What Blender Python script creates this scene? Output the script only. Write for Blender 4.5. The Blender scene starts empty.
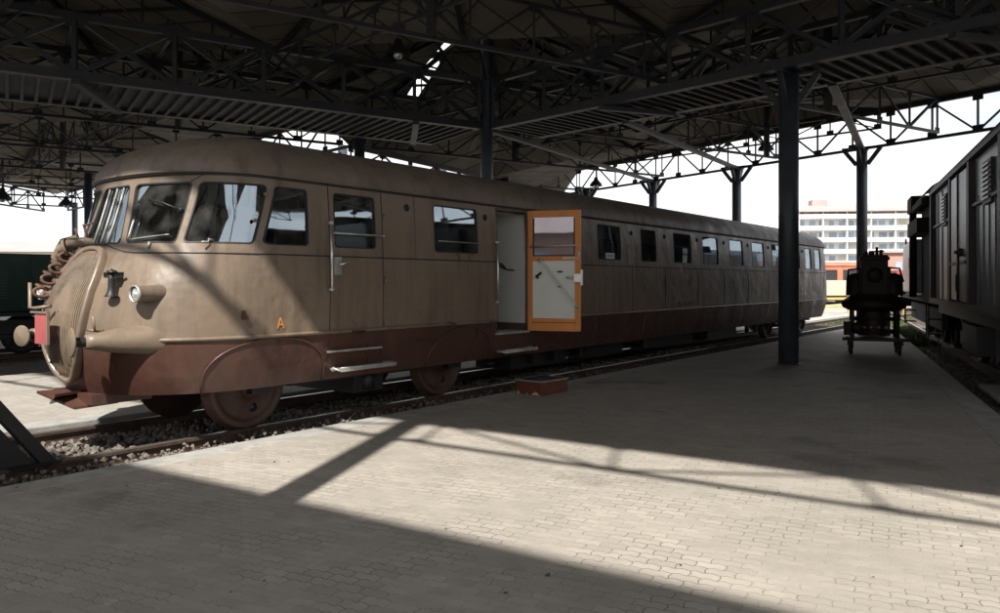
import bpy, bmesh, math, random
from math import sin, cos, pi, radians as R
from mathutils import Vector as V, Matrix
random.seed(11)
SC = bpy.context.scene
COL = SC.collection
# ---------------------------------------------------------------- camera
EYE = 1.6
cam_d = bpy.data.cameras.new('camera'); cam = bpy.data.objects.new('camera', cam_d); COL.objects.link(cam)
cam.location = (0, 0, EYE); cam.rotation_euler = (R(90), 0, 0)
cam_d.lens = 28.0; cam_d.sensor_width = 36.0; cam_d.shift_y = -0.0245
cam_d.clip_start = .05; cam_d.clip_end = 3000
SC.camera = cam
# ---------------------------------------------------------------- sky, sun, exposure
SUN_EL, SUN_AZ = 48.0, 11.0        # light travels towards bearing SUN_AZ
w = bpy.data.worlds.new('World'); SC.world = w; w.use_nodes = True
nt = w.node_tree; nt.nodes.clear()
def wn(t): return nt.nodes.new(t)
sky = wn('ShaderNodeTexSky'); sky.sky_type = 'NISHITA'; sky.sun_disc = False
sky.sun_elevation = R(SUN_EL); sky.sun_rotation = R(SUN_AZ + 180); sky.air_density = 1.0; sky.dust_density = 1.5
tc = wn('ShaderNodeTexCoord'); mp = wn('ShaderNodeMapping'); mp.inputs['Scale'].default_value = (1, 1, 3.2)
nz = wn('ShaderNodeTexNoise'); nz.inputs['Scale'].default_value = 2.3; nz.inputs['Detail'].default_value = 7; nz.inputs['Roughness'].default_value = .55
cr = wn('ShaderNodeValToRGB'); cr.color_ramp.elements[0].position = .28; cr.color_ramp.elements[1].position = .52
mx = wn('ShaderNodeMix'); mx.data_type = 'RGBA'; mx.inputs[7].default_value = (13, 13.2, 13.4, 1)
bg = wn('ShaderNodeBackground'); bg.inputs['Strength'].default_value = .068; wo = wn('ShaderNodeOutputWorld')
L = nt.links.new
L(tc.outputs['Generated'], mp.inputs['Vector']); L(mp.outputs[0], nz.inputs['Vector']); L(nz.outputs['Fac'], cr.inputs[0])
L(cr.outputs[0], mx.inputs[0]); L(sky.outputs[0], mx.inputs[6]); L(mx.outputs[2], bg.inputs['Color']); L(bg.outputs[0], wo.inputs[0])
sd = bpy.data.lights.new('sun', 'SUN'); sd.energy = 5.0; sd.angle = R(1.0); sd.color = (1, .955, .88)
sun = bpy.data.objects.new('sun', sd); COL.objects.link(sun)
ld = V((sin(R(SUN_AZ)) * cos(R(SUN_EL)), cos(R(SUN_AZ)) * cos(R(SUN_EL)), -sin(R(SUN_EL))))
sun.rotation_euler = ld.to_track_quat('-Z', 'Y').to_euler(); sun.location = (-3, -20, 30)
SC.view_settings.view_transform = 'Standard'; SC.view_settings.look = 'None'
SC.view_settings.exposure = 0.75; SC.view_settings.gamma = 1; SC.view_settings.use_curve_mapping = False
SC.cycles.max_bounces = 8; SC.cycles.transparent_max_bounces = 16

# ---------------------------------------------------------------- materials
MATS = {}
def mat(name, col, rough=.7, metal=0, var=.25, scale=3.0, bump=.0, bscale=60, col2=None, spec=.5, streak=0, coat=0):
    m = bpy.data.materials.new(name); m.use_nodes = True; t = m.node_tree; n = t.nodes; l = t.links.new
    b = n['Principled BSDF']; b.inputs['Metallic'].default_value = metal; b.inputs['Specular IOR Level'].default_value = spec
    if coat: b.inputs['Coat Weight'].default_value = coat; b.inputs['Coat Roughness'].default_value = .12
    c = n.new('ShaderNodeTexCoord'); z = n.new('ShaderNodeTexNoise'); z.inputs['Scale'].default_value = scale
    z.inputs['Detail'].default_value = 8; z.inputs['Roughness'].default_value = .62
    mpn = n.new('ShaderNodeMapping'); l(c.outputs['Object'], mpn.inputs[0]); l(mpn.outputs[0], z.inputs['Vector'])
    if streak: mpn.inputs['Scale'].default_value = (1, 1, streak)
    k = n.new('ShaderNodeMix'); k.data_type = 'RGBA'
    a = [max(0, x * (1 - var)) for x in col]; d = [x * (1 + var) for x in col] if col2 is None else list(col2)
    k.inputs[6].default_value = (*a, 1); k.inputs[7].default_value = (*d, 1)
    mr = n.new('ShaderNodeMapRange'); mr.inputs[1].default_value = .3; mr.inputs[2].default_value = .7
    l(z.outputs['Fac'], mr.inputs[0]); l(mr.outputs[0], k.inputs[0]); l(k.outputs[2], b.inputs['Base Color'])
    rr = n.new('ShaderNodeMapRange'); rr.inputs[3].default_value = max(.03, rough - .12); rr.inputs[4].default_value = min(1, rough + .12)
    l(z.outputs['Fac'], rr.inputs[0]); l(rr.outputs[0], b.inputs['Roughness'])
    if bump:
        z2 = n.new('ShaderNodeTexNoise'); z2.inputs['Scale'].default_value = bscale; z2.inputs['Detail'].default_value = 4
        l(c.outputs['Object'], z2.inputs['Vector']); bp = n.new('ShaderNodeBump'); bp.inputs['Strength'].default_value = bump
        bp.inputs['Distance'].default_value = .02; l(z2.outputs['Fac'], bp.inputs['Height']); l(bp.outputs[0], b.inputs['Normal'])
    MATS[name] = m; return m

def paint_mat(name, col, dirt, rough=.5):
    """old railway paint: base colour, broad fading, dirt streaks running down, fine speckle, dented sheet"""
    m = bpy.data.materials.new(name); m.use_nodes = True; t = m.node_tree; n = t.nodes; l = t.links.new
    b = n['Principled BSDF']; c = n.new('ShaderNodeTexCoord')
    def noise(sc, vec_scale, det=6, ro=.6):
        mpn = n.new('ShaderNodeMapping'); mpn.inputs['Scale'].default_value = vec_scale; l(c.outputs['Object'], mpn.inputs[0])
        z = n.new('ShaderNodeTexNoise'); z.inputs['Scale'].default_value = sc; z.inputs['Detail'].default_value = det; z.inputs['Roughness'].default_value = ro
        l(mpn.outputs[0], z.inputs['Vector']); return z
    def rng(z, a, d, lo, hi):
        r = n.new('ShaderNodeMapRange'); r.inputs[1].default_value = a; r.inputs[2].default_value = d; r.inputs[3].default_value = lo; r.inputs[4].default_value = hi
        l(z.outputs['Fac'], r.inputs[0]); return r
    def mixc(f, a, bcol):
        k = n.new('ShaderNodeMix'); k.data_type = 'RGBA'; l(f, k.inputs[0])
        if isinstance(a, tuple): k.inputs[6].default_value = (*a, 1)
        else: l(a, k.inputs[6])
        k.inputs[7].default_value = (*bcol, 1); return k.outputs[2]
    lite = tuple(min(1, x * 1.18 + .006) for x in col)
    o = mixc(rng(noise(.9, (1, 1, 1)), .35, .65, 0, 1).outputs[0], col, lite)
    o = mixc(rng(noise(5, (1, 1, .12), 7), .47, .74, 0, .75).outputs[0], o, dirt)
    o = mixc(rng(noise(38, (1, 1, 1), 3), .62, .75, 0, .45).outputs[0], o, dirt)
    o = mixc(rng(noise(2.2, (1, 1, 1), 9, .75), .56, .66, 0, .5).outputs[0], o, tuple(x * .72 for x in col))
    o = mixc(rng(noise(9, (.12, .12, 2.2), 5, .7), .58, .72, 0, .35).outputs[0], o, tuple(min(1, x * 1.35) for x in col))
    o = mixc(rng(noise(13, (1, 1, .6), 9, .8), .685, .70, 0, .8).outputs[0], o, (.075, .032, .018))
    l(o, b.inputs['Base Color'])
    l(rng(noise(4, (1, 1, .3)), .3, .7, rough - .12, rough + .16).outputs[0], b.inputs['Roughness'])
    z2 = noise(1.6, (1, 1, 1), 3); z3 = noise(70, (1, 1, 1), 2)
    ad = n.new('ShaderNodeMath'); ad.operation = 'MULTIPLY_ADD'; l(z3.outputs['Fac'], ad.inputs[0]); ad.inputs[1].default_value = .03; l(z2.outputs['Fac'], ad.inputs[2])
    bp = n.new('ShaderNodeBump'); bp.inputs['Strength'].default_value = .7; bp.inputs['Distance'].default_value = .045
    l(ad.outputs[0], bp.inputs['Height']); l(bp.outputs[0], b.inputs['Normal'])
    MATS[name] = m; return m

def glass_mat(name, tint=(.42, .46, .48), ior=3.3, rough=.02):
    m = bpy.data.materials.new(name); m.use_nodes = True; t = m.node_tree; n = t.nodes; l = t.links.new
    n.remove(n['Principled BSDF']); tr = n.new('ShaderNodeBsdfTransparent'); tr.inputs[0].default_value = (*tint, 1)
    g = n.new('ShaderNodeBsdfGlossy'); g.inputs['Roughness'].default_value = rough; g.inputs['Color'].default_value = (.78, .9, 1, 1)
    f = n.new('ShaderNodeFresnel'); f.inputs['IOR'].default_value = ior
    c = n.new('ShaderNodeTexCoord'); z = n.new('ShaderNodeTexNoise'); z.inputs['Scale'].default_value = 1.3
    l(c.outputs['Object'], z.inputs['Vector']); bp = n.new('ShaderNodeBump'); bp.inputs['Strength'].default_value = .035; bp.inputs['Distance'].default_value = .02
    l(z.outputs['Fac'], bp.inputs['Height']); l(bp.outputs[0], g.inputs['Normal'])
    s = n.new('ShaderNodeMixShader'); l(f.outputs[0], s.inputs[0]); l(tr.outputs[0], s.inputs[1]); l(g.outputs[0], s.inputs[2])
    d = n.new('ShaderNodeBsdfDiffuse'); d.inputs[0].default_value = (.35, .34, .32, 1); z2 = n.new('ShaderNodeTexNoise'); z2.inputs['Scale'].default_value = 5; z2.inputs['Detail'].default_value = 8
    l(c.outputs['Object'], z2.inputs['Vector']); mr = n.new('ShaderNodeMapRange'); mr.inputs[1].default_value = .4; mr.inputs[2].default_value = .8; mr.inputs[4].default_value = .14
    l(z2.outputs['Fac'], mr.inputs[0]); s2 = n.new('ShaderNodeMixShader'); l(mr.outputs[0], s2.inputs[0]); l(s.outputs[0], s2.inputs[1]); l(d.outputs[0], s2.inputs[2])
    l(s2.outputs[0], n['Material Output'].inputs[0]); MATS[name] = m; return m

def paving_mat(name, ang, col=(.385, .35, .305), dark=(.22, .20, .175), bw=.165, bh=.0825):
    """interlocking zig-zag concrete pavers"""
    m = bpy.data.materials.new(name); m.use_nodes = True; t = m.node_tree; n = t.nodes; l = t.links.new
    b = n['Principled BSDF']; b.inputs['Roughness'].default_value = .75; b.inputs['Specular IOR Level'].default_value = .35
    c = n.new('ShaderNodeTexCoord'); mpn = n.new('ShaderNodeMapping'); mpn.inputs['Rotation'].default_value = (0, 0, ang); l(c.outputs['Object'], mpn.inputs[0])
    sp = n.new('ShaderNodeSeparateXYZ'); l(mpn.outputs[0], sp.inputs[0])
    def math_(op, a, b_=None, c_=None):
        k = n.new('ShaderNodeMath'); k.operation = op
        for i, v in enumerate((a, b_, c_)):
            if v is None: continue
            if isinstance(v, (int, float)): k.inputs[i].default_value = v
            else: l(v, k.inputs[i])
        return k.outputs[0]
    zx = math_('PINGPONG', sp.outputs[0], bw / 4); zy = math_('PINGPONG', sp.outputs[1], bh)
    nx = math_('MULTIPLY_ADD', zy, .26, sp.outputs[0]); ny = math_('MULTIPLY_ADD', zx, .42, sp.outputs[1])
    wob = n.new('ShaderNodeTexNoise'); wob.inputs['Scale'].default_value = 1.1; wob.inputs['Detail'].default_value = 3; l(c.outputs['Object'], wob.inputs['Vector'])
    nx = math_('MULTIPLY_ADD', wob.outputs['Fac'], .05, nx); ny = math_('MULTIPLY_ADD', wob.outputs['Fac'], .06, ny)
    cb = n.new('ShaderNodeCombineXYZ'); l(nx, cb.inputs[0]); l(ny, cb.inputs[1])
    br = n.new('ShaderNodeTexBrick'); l(cb.outputs[0], br.inputs['Vector']); br.inputs['Scale'].default_value = 1
    br.inputs['Brick Width'].default_value = bw; br.inputs['Row Height'].default_value = bh; br.inputs['Mortar Size'].default_value = .0035
    br.inputs['Mortar Smooth'].default_value = .25; br.inputs['Bias'].default_value = 0
    br.inputs['Color1'].default_value = (*col, 1); br.inputs['Color2'].default_value = (*[x * .80 for x in col], 1); br.inputs['Mortar'].default_value = (*[x * .38 for x in dark], 1)
    def noise(sc, det, a, d, hi):
        z = n.new('ShaderNodeTexNoise'); z.inputs['Scale'].default_value = sc; z.inputs['Detail'].default_value = det; z.inputs['Roughness'].default_value = .65; l(c.outputs['Object'], z.inputs['Vector'])
        r = n.new('ShaderNodeMapRange'); r.inputs[1].default_value = a; r.inputs[2].default_value = d; r.inputs[4].default_value = hi; l(z.outputs['Fac'], r.inputs[0]); return z, r.outputs[0]
    def mixc(f, a, bc):
        k = n.new('ShaderNodeMix'); k.data_type = 'RGBA'; l(f, k.inputs[0]); l(a, k.inputs[6]); k.inputs[7].default_value = (*bc, 1); return k.outputs[2]
    _, f1 = noise(.7, 6, .4, .70, .75); _, f2 = noise(5, 8, .5, .8, .5); zf, f3 = noise(120, 3, .35, .75, .35); _, f4 = noise(2.2, 5, .66, .72, .5)
    o = mixc(f1, br.outputs['Color'], dark); o = mixc(f2, o, tuple(x * .8 for x in dark)); o = mixc(f3, o, tuple(min(1, x * 1.35) for x in col)); o = mixc(f4, o, tuple(min(1, x * 1.2) for x in col))
    _, fj = noise(1.7, 5, .42, .58, 1); jt = mixc(fj, br.outputs['Color'], tuple(min(1, x * 1.25) for x in col))
    fm = math_('MULTIPLY', br.outputs['Fac'], math_('MULTIPLY', fj, .7)); kk = n.new('ShaderNodeMix'); kk.data_type = 'RGBA'; l(fm, kk.inputs[0]); l(o, kk.inputs[6]); kk.inputs[7].default_value = (*[min(1, x * 1.2) for x in col], 1); o = kk.outputs[2]
    _, f5 = noise(.45, 9, .57, .63, .45); o = mixc(f5, o, tuple(x * .55 for x in dark)); _, f6 = noise(3.1, 9, .69, .72, .7); o = mixc(f6, o, tuple(x * .35 for x in dark))
    l(o, b.inputs['Base Color'])
    h = math_('MULTIPLY_ADD', br.outputs['Fac'], -1.0, math_('MULTIPLY', zf.outputs['Fac'], .35))
    zt = n.new('ShaderNodeTexNoise'); zt.inputs['Scale'].default_value = 7; zt.inputs['Detail'].default_value = 3; l(c.outputs['Object'], zt.inputs['Vector'])
    h = math_('ADD', h, zt.outputs['Fac'])
    bp = n.new('ShaderNodeBump'); bp.inputs['Strength'].default_value = .8; bp.inputs['Distance'].default_value = .008; l(h, bp.inputs['Height']); l(bp.outputs[0], b.inputs['Normal'])
    MATS[name] = m; return m

BEIGE = paint_mat('beige_paint', (.162, .121, .087), (.078, .058, .043), .36)
ROOFP = paint_mat('roof_paint', (.165, .129, .100), (.08, .063, .05), .5)
REDB = paint_mat('redbrown_paint', (.070, .031, .022), (.036, .02, .016), .34)
STEEL = mat('dark_steel', (.020, .022, .026), .55, 0, .35, 4, .15, 40)
GIRD = mat('girder_steel', (.028, .034, .044), .5, 0, .3, 3, .15, 40)
COLM = mat('column_paint', (.045, .055, .068), .42, 0, .3, 3, .15, 50)
BOARD = mat('ceiling_board', (.17, .155, .125), .85, 0, .3, .5, .2, 12, col2=(.29, .265, .215))
DECK = mat('deck_steel', (.035, .036, .038), .6, 0, .3, 2, .1, 30)
CHROME = mat('bare_metal', (.62, .62, .60), .35, .85, .15, 8)
ALU = mat('worn_aluminium', (.42, .42, .40), .45, .5, .25, 9)
RUBBER = mat('black_rubber', (.018, .018, .018), .6)
SOOT = mat('sooty_iron', (.012, .011, .010), .85, 0, .4, 6, .3, 40)
BLACK = mat('black_iron', (.012, .012, .013), .5, 0, .3, 9, .1, 50)
RUST = mat('rusty_iron', (.085, .045, .028), .75, 0, .4, 14, .4, 60, col2=(.15, .075, .045))
RAILM = mat('rail_side_rust', (.07, .043, .032), .75, 0, .45, 8, .5, 60)
RAILT = mat('rail_top_worn', (.20, .17, .15), .35, .6, .25, 10)
WHEELM = mat('wheel_brown', (.075, .040, .028), .6, 0, .3, 7, .25, 40)
WOOD = mat('orange_varnished_wood', (.55, .19, .035), .4, 0, .2, 2.5, .1, 60, streak=.1)
WHITEP = mat('cream_panel', (.62, .64, .60), .4, 0, .06, 3)
INTW = mat('interior_wall_paint', (.50, .52, .50), .5, 0, .08, 2)
INTD = mat('interior_dark_lining', (.09, .065, .05), .6, 0, .25, 3)
SEATM = mat('brown_seat_cloth', (.10, .05, .03), .8, 0, .2, 5)
CURT = mat('orange_curtain_cloth', (.33, .12, .03), .85, 0, .3, 8)
GRILLE = mat('grille_mesh_paint', (.19, .14, .095), .6, 0, .2, 9, .6, 220)
PINK = mat('faded_red_plate', (.34, .07, .07), .5, 0, .15, 6)
GLASS = glass_mat('window_glass')
LAMPG = mat('lamp_glass', (.65, .68, .70), .12, .6, .1, 5)
KERB = mat('concrete_kerb', (.33, .32, .30), .8, 0, .25, 5, .35, 60)
KERB2 = mat('pale_concrete', (.42, .40, .37), .8, 0, .2, 3, .3, 60)
ORANGE_L = mat('orange_letter', (.60, .22, .06), .5, 0, .2, 30)
FADED_L = mat('faded_letter', (.17, .075, .05), .6, 0, .4, 30)
REDBOX = mat('red_brown_box_paint', (.125, .038, .02), .5, 0, .3, 6, .15, 50)
CHIP = mat('bare_wood_chip', (.75, .60, .42), .8, 0, .1, 10)
BOXTOP = mat('dark_step_tread', (.03, .035, .04), .3, 0, .3, 20, .3, 90)
GREENL = mat('dark_green_loco_paint', (.016, .045, .033), .4, 0, .3, 4, .1, 40)
LOUV = mat('grey_green_louvre', (.05, .08, .065), .5, 0, .3, 5)
BLUEB = mat('dark_blue_paint', (.02, .035, .075), .45, 0, .3, 4)
WAGON = mat('grey_blue_wagon_paint', (.075, .10, .13), .36, 0, .35, 2.2, .25, 30, col2=(.17, .17, .17), streak=.35)
WAGD = mat('dark_wagon_trim', (.03, .022, .02), .55, 0, .35, 5, .2, 50)
SILV = mat('pale_tank_paint', (.42, .43, .45), .35, .1, .25, 3)
GREASY = mat('greasy_black_machine', (.010, .009, .0085), .55, 0, .5, 9, .4, 40, col2=(.03, .018, .012))
BRASSY = mat('dull_brass', (.25, .17, .08), .4, .7, .3, 12)
HOTELW = mat('white_render', (.72, .71, .68), .8, 0, .05, .1)
HOTELG = mat('balcony_shade_wall', (.68, .68, .67), .6, 0, .1, .2)
HOTELS = mat('hotel_window_glass', (.26, .31, .38), .25, 0, .3, .3)
ROOFR = mat('pink_red_roof_tiles', (.40, .27, .26), .8, 0, .12, .3)
SALMON = mat('salmon_render', (.34, .20, .165), .8, 0, .1, .2)
ORNG = mat('orange_paint', (.36, .13, .08), .55, 0, .2, 2)
CREAMP = mat('cream_coach_paint', (.46, .38, .29), .55, 0, .15, 1.5)
YELL = mat('yellow_paint', (.50, .35, .10), .5, 0, .15, 5)
REDW = mat('red_wagon_paint', (.28, .06, .045), .6, 0, .25, 2)
PAVE = paving_mat('zigzag_paving', R(26))
PAVE2 = paving_mat('zigzag_paving_far', R(38), (.40, .37, .33), (.26, .24, .21))
GRAVEL = mat('gravel_yard', (.15, .135, .12), .9, 0, .4, 6, 1.0, 60, col2=(.31, .28, .25))
BED = mat('track_bed', (.045, .04, .036), .95, 0, .5, 22, 1.0, 60, col2=(.15, .13, .115))
STONE = mat('ballast_stone', (.12, .10, .085), .85, 0, .4, 9, .3, 60, col2=(.22, .19, .165))
GRASS = mat('grass_blades', (.055, .085, .022), .8, 0, .4, 4, col2=(.10, .13, .04))
LEAF = mat('tree_leaves', (.04, .07, .025), .8, 0, .4, 3)
SLEEP = mat('old_sleeper_wood', (.07, .05, .038), .85, 0, .4, 8, .5, 40)
_t = BOARD.node_tree; _n = _t.nodes; _c = _n.new('ShaderNodeTexCoord'); _m = _n.new('ShaderNodeMapping'); _m.inputs['Rotation'].default_value = (0, 0, R(-38)); _t.links.new(_c.outputs['Object'], _m.inputs[0])
_b = _n.new('ShaderNodeTexBrick'); _b.inputs['Scale'].default_value = 1; _b.inputs['Brick Width'].default_value = 2.4; _b.inputs['Row Height'].default_value = .62; _b.inputs['Mortar Size'].default_value = .025
_b.inputs['Color1'].default_value = (1, 1, 1, 1); _b.inputs['Color2'].default_value = (.72, .72, .72, 1); _b.inputs['Mortar'].default_value = (.25, .24, .22, 1); _t.links.new(_m.outputs[0], _b.inputs['Vector'])
_k = _n.new('ShaderNodeMix'); _k.data_type = 'RGBA'; _k.blend_type = 'MULTIPLY'; _k.inputs[0].default_value = 1; _p = _n['Principled BSDF']; _src = _p.inputs['Base Color'].links[0].from_socket
_t.links.new(_src, _k.inputs[6]); _t.links.new(_b.outputs['Color'], _k.inputs[7]); _t.links.new(_k.outputs[2], _p.inputs['Base Color'])
# corrugation/mesh bump for ceiling boards : panel joints
# ---------------------------------------------------------------- mesh helpers
class MB:
    def __init__(s): s.v = []; s.f = []; s.mi = []; s.sm = []
    def add(s, vs, fs, m=0, smooth=False):
        o = len(s.v); s.v += [tuple(x) for x in vs]; s.f += [tuple(i + o for i in f) for f in fs]; s.mi += [m] * len(fs); s.sm += [smooth] * len(fs); return s
    def box(s, c, d, rz=0, m=0, M=None):
        x, y, z = d[0] / 2, d[1] / 2, d[2] / 2; vs = []
        for a in (-1, 1):
            for b in (-1, 1):
                for e in (-1, 1):
                    p = V((a * x, b * y, e * z))
                    if M is not None: p = M @ p
                    elif rz: p = V((p.x * cos(rz) - p.y * sin(rz), p.x * sin(rz) + p.y * cos(rz), p.z))
                    vs.append(p + V(c))
        return s.add(vs, [(0, 1, 3, 2), (4, 6, 7, 5), (0, 4, 5, 1), (2, 3, 7, 6), (0, 2, 6, 4), (1, 5, 7, 3)], m)
    def bb(s, x0, x1, y0, y1, z0, z1, m=0): return s.box(((x0 + x1) / 2, (y0 + y1) / 2, (z0 + z1) / 2), (abs(x1 - x0), abs(y1 - y0), abs(z1 - z0)), m=m)
    def bar(s, p, q, w_, h=None, m=0):
        p = V(p); q = V(q); h = h or w_; d = q - p; ln = d.length
        if ln < 1e-5: return s
        d.normalize(); up = V((0, 0, 1)) if abs(d.z) < .95 else V((1, 0, 0)); a = d.cross(up).normalized(); b = a.cross(d)
        M = Matrix((d, a, b)).transposed(); return s.box((p + q) / 2, (ln, w_, h), m=m, M=M)
    def tube(s, pts, r, n=8, m=0, cap=True, smooth=True):
        pts = [V(p) for p in pts]; vs = []; fs = []; rs = r if isinstance(r, (list, tuple)) else [r] * len(pts); pa = None
        for i, p in enumerate(pts):
            d = (pts[min(i + 1, len(pts) - 1)] - pts[max(i - 1, 0)]).normalized()
            if pa is None: up = V((0, 0, 1)) if abs(d.z) < .9 else V((1, 0, 0)); a = d.cross(up).normalized()
            else: a = (pa - d * pa.dot(d)).normalized()
            pa = a; b = d.cross(a)
            for k in range(n): t = 2 * pi * k / n; vs.append(p + (a * cos(t) + b * sin(t)) * rs[i])
        for i in range(len(pts) - 1):
            for k in range(n): fs.append((i * n + k, i * n + (k + 1) % n, (i + 1) * n + (k + 1) % n, (i + 1) * n + k))
        s.add(vs, fs, m, smooth)
        if cap: s.add(vs[:n], [tuple(range(n))[::-1]], m); s.add(vs[-n:], [tuple(range(n))], m)
        return s
    def lathe(s, c, axis, prof, n=24, m=0, smooth=True, sx=1.0):
        """prof: (distance along axis, radius)"""
        c = V(c); d = V(axis).normalized(); up = V((0, 0, 1)) if abs(d.z) < .9 else V((1, 0, 0)); a = d.cross(up).normalized(); b = d.cross(a); vs = []; fs = []
        for (h, r) in prof:
            for k in range(n): t = 2 * pi * k / n; vs.append(c + d * h + (a * cos(t) * sx + b * sin(t)) * max(r, 1e-4))
        for i in range(len(prof) - 1):
            for k in range(n): fs.append((i * n + k, i * n + (k + 1) % n, (i + 1) * n + (k + 1) % n, (i + 1) * n + k))
        return s.add(vs, fs, m, smooth)
    def grid(s, rows, m=0, smooth=True, flip=False):
        nr = len(rows); nc = len(rows[0]); vs = [p for r in rows for p in r]; fs = []
        for i in range(nr - 1):
            for j in range(nc - 1):
                f = (i * nc + j, i * nc + j + 1, (i + 1) * nc + j + 1, (i + 1) * nc + j); fs.append(f[::-1] if flip else f)
        return s.add(vs, fs, m, smooth)
    def prism(s, pts, d, m=0):
        """closed polygon pts extruded by vector d"""
        n = len(pts); p2 = [V(p) + V(d) for p in pts]; return s.add([V(p) for p in pts] + p2, [tuple(range(n))[::-1], tuple(range(n, 2 * n))] + [(i, (i + 1) % n, n + (i + 1) % n, n + i) for i in range(n)], m)
    def build(s, name, mats, parent=None, bevel=0, **tags):
        me = bpy.data.meshes.new(name); me.from_pydata(s.v, [], s.f); mats = mats if isinstance(mats, (list, tuple)) else [mats]
        for m_ in mats: me.materials.append(m_)
        me.polygons.foreach_set('material_index', s.mi); me.polygons.foreach_set('use_smooth', s.sm); me.update()
        bm = bmesh.new(); bm.from_mesh(me); bmesh.ops.remove_doubles(bm, verts=bm.verts, dist=1e-5) if any(s.sm) else None
        bmesh.ops.recalc_face_normals(bm, faces=bm.faces); bm.to_mesh(me); bm.free()
        o = bpy.data.objects.new(name, me); COL.objects.link(o)
        if parent: o.parent = parent
        if bevel:
            b = o.modifiers.new('bevel', 'BEVEL'); b.width = bevel; b.segments = 2; b.limit_method = 'ANGLE'; b.angle_limit = R(40)
        for k, v in tags.items(): o[k] = v
        return o
def thing(name, label, cat, loc=(0, 0, 0), rz=0, group=None):
    o = bpy.data.objects.new(name, None); COL.objects.link(o); o.location = loc; o.rotation_euler = (0, 0, rz); o['label'] = label; o['category'] = cat
    if group: o['group'] = group
    return o
def dup(root, loc, rz, label=None):
    r = root.copy(); COL.objects.link(r); r.location = loc; r.rotation_euler = (0, 0, rz)
    if label: r['label'] = label
    for ch in list(root.children):
        c = ch.copy(); COL.objects.link(c); c.parent = r
        for g in ch.children: d = g.copy(); COL.objects.link(d); d.parent = c
    return r
def struct(mb, name, mats, **k): return mb.build(name, mats, kind='structure', **k)
def poly(pts, z, name, m, thick=0):
    mb = MB()
    if thick: mb.prism([(p[0], p[1], z - thick) for p in pts], (0, 0, thick))
    else: mb.add([(p[0], p[1], z) for p in pts], [tuple(range(len(pts)))])
    return struct(mb, name, m)

# ---------------------------------------------------------------- frames of the place
T = V((.606, .7955)); N = V((.7955, -.606)); O = V((-3.376, 8.985))       # railcar track: along, across (towards the camera), origin under its front axle
RT = V((.397, .918)); RN = V((.918, -.397))                               # right-hand track
def tw(s, w_, z=0): p = O + T * s + N * w_; return V((p.x, p.y, z))
TRZ = math.atan2(T.y, T.x); RRZ = math.atan2(RT.y, RT.x)
NO = N.dot(O)                                                             # -8.13
def tn(s, n_, z=0): return tw(s, n_ - NO, z)
def rn(s, n_, z=0): p = RT * s + RN * n_; return V((p.x, p.y, z))

# ================================================================ GROUND
g = MB(); g.add([(-900, -500, -.17), (900, -500, -.17), (900, 1500, -.17), (-900, 1500, -.17)], [(0, 1, 2, 3)]); struct(g, 'gravel_ground', GRAVEL)
for nm, q in (('track_bed', [tn(-10, -9.3), tn(24, -9.3), tn(24, -6.7), tn(-10, -6.7)]), ('track_bed', [rn(-8, 1.7), rn(27, 1.7), rn(27, 5.4), rn(-8, 5.4)]), ('track_bed', [tn(-16, -22.5), tn(24, -22.5), tn(24, -14.7), tn(-16, -14.7)])):
    g = MB(); g.add([(p.x, p.y, -.1665) for p in q], [(0, 1, 2, 3)]); struct(g, nm, BED)
# near wedge platform
tip = V((15.7, 31.8)); le = -6.77; re_ = 1.80
lA = tn(-16, le - .0); rA = rn(-16, re_)
pl = [(lA.x, lA.y), (rA.x, rA.y), (tip.x, tip.y)]
def inset(pt, n_, d): return pt
kl = .30
lB = tn(-16, le + kl); rB = rn(-16, re_ - .34)
# inner corner (intersection of inset lines)
def isect(n1, c1, n2, c2):
    det = n1.x * n2.y - n1.y * n2.x; return V(((c1 * n2.y - n1.y * c2) / det, (n1.x * c2 - c1 * n2.x) / det))
ti = isect(N, le + kl, RN, re_ - .34); tip = isect(N, le, RN, re_)
poly([(lB.x, lB.y), (rB.x, rB.y), (ti.x, ti.y)], 0, 'platform_paving', PAVE, .16)
k1 = MB(); k1.prism([(lA.x, lA.y, -.165), (lB.x - .004 * N.x, lB.y - .004 * N.y, -.165), (ti.x, ti.y, -.165), (tip.x, tip.y, -.165)], (0, 0, .168)); struct(k1, 'platform_kerb', KERB, bevel=.01)
k1 = MB(); k1.prism([(rA.x, rA.y, -.165), (tip.x, tip.y, -.165), (ti.x, ti.y, -.165), (rB.x + .004 * RN.x, rB.y + .004 * RN.y, -.165)], (0, 0, .168)); struct(k1, 'platform_kerb', KERB, bevel=.01)
# far platform behind the railcar
p2 = [tn(-14, -9.60), tn(60, -9.60), tn(60, -14.8), tn(-14, -14.8)]
poly([(p.x, p.y) for p in p2], 0, 'platform_paving', PAVE2, .16)
k1 = MB(); q = [tn(-14, -9.24, -.165), tn(60, -9.24, -.165), tn(60, -9.596, -.165), tn(-14, -9.596, -.165)]; k1.prism(q, (0, 0, .168)); struct(k1, 'platform_kerb', KERB, bevel=.012)
# beyond
def strip(y0, y1, x0, x1, z, name, m, slant=.05):
    g = MB(); g.add([(x0, y0 + slant * x0, z), (x1, y0 + slant * x1, z), (x1, y1 + slant * x1, z), (x0, y1 + slant * x0, z)], [(0, 1, 2, 3)]); return struct(g, name, m)
strip(36.5, 41.0, 14, 80, -.150, 'service_road', KERB2)
strip(52, 57.5, -60, 90, -.150, 'service_road', KERB2)
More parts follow.
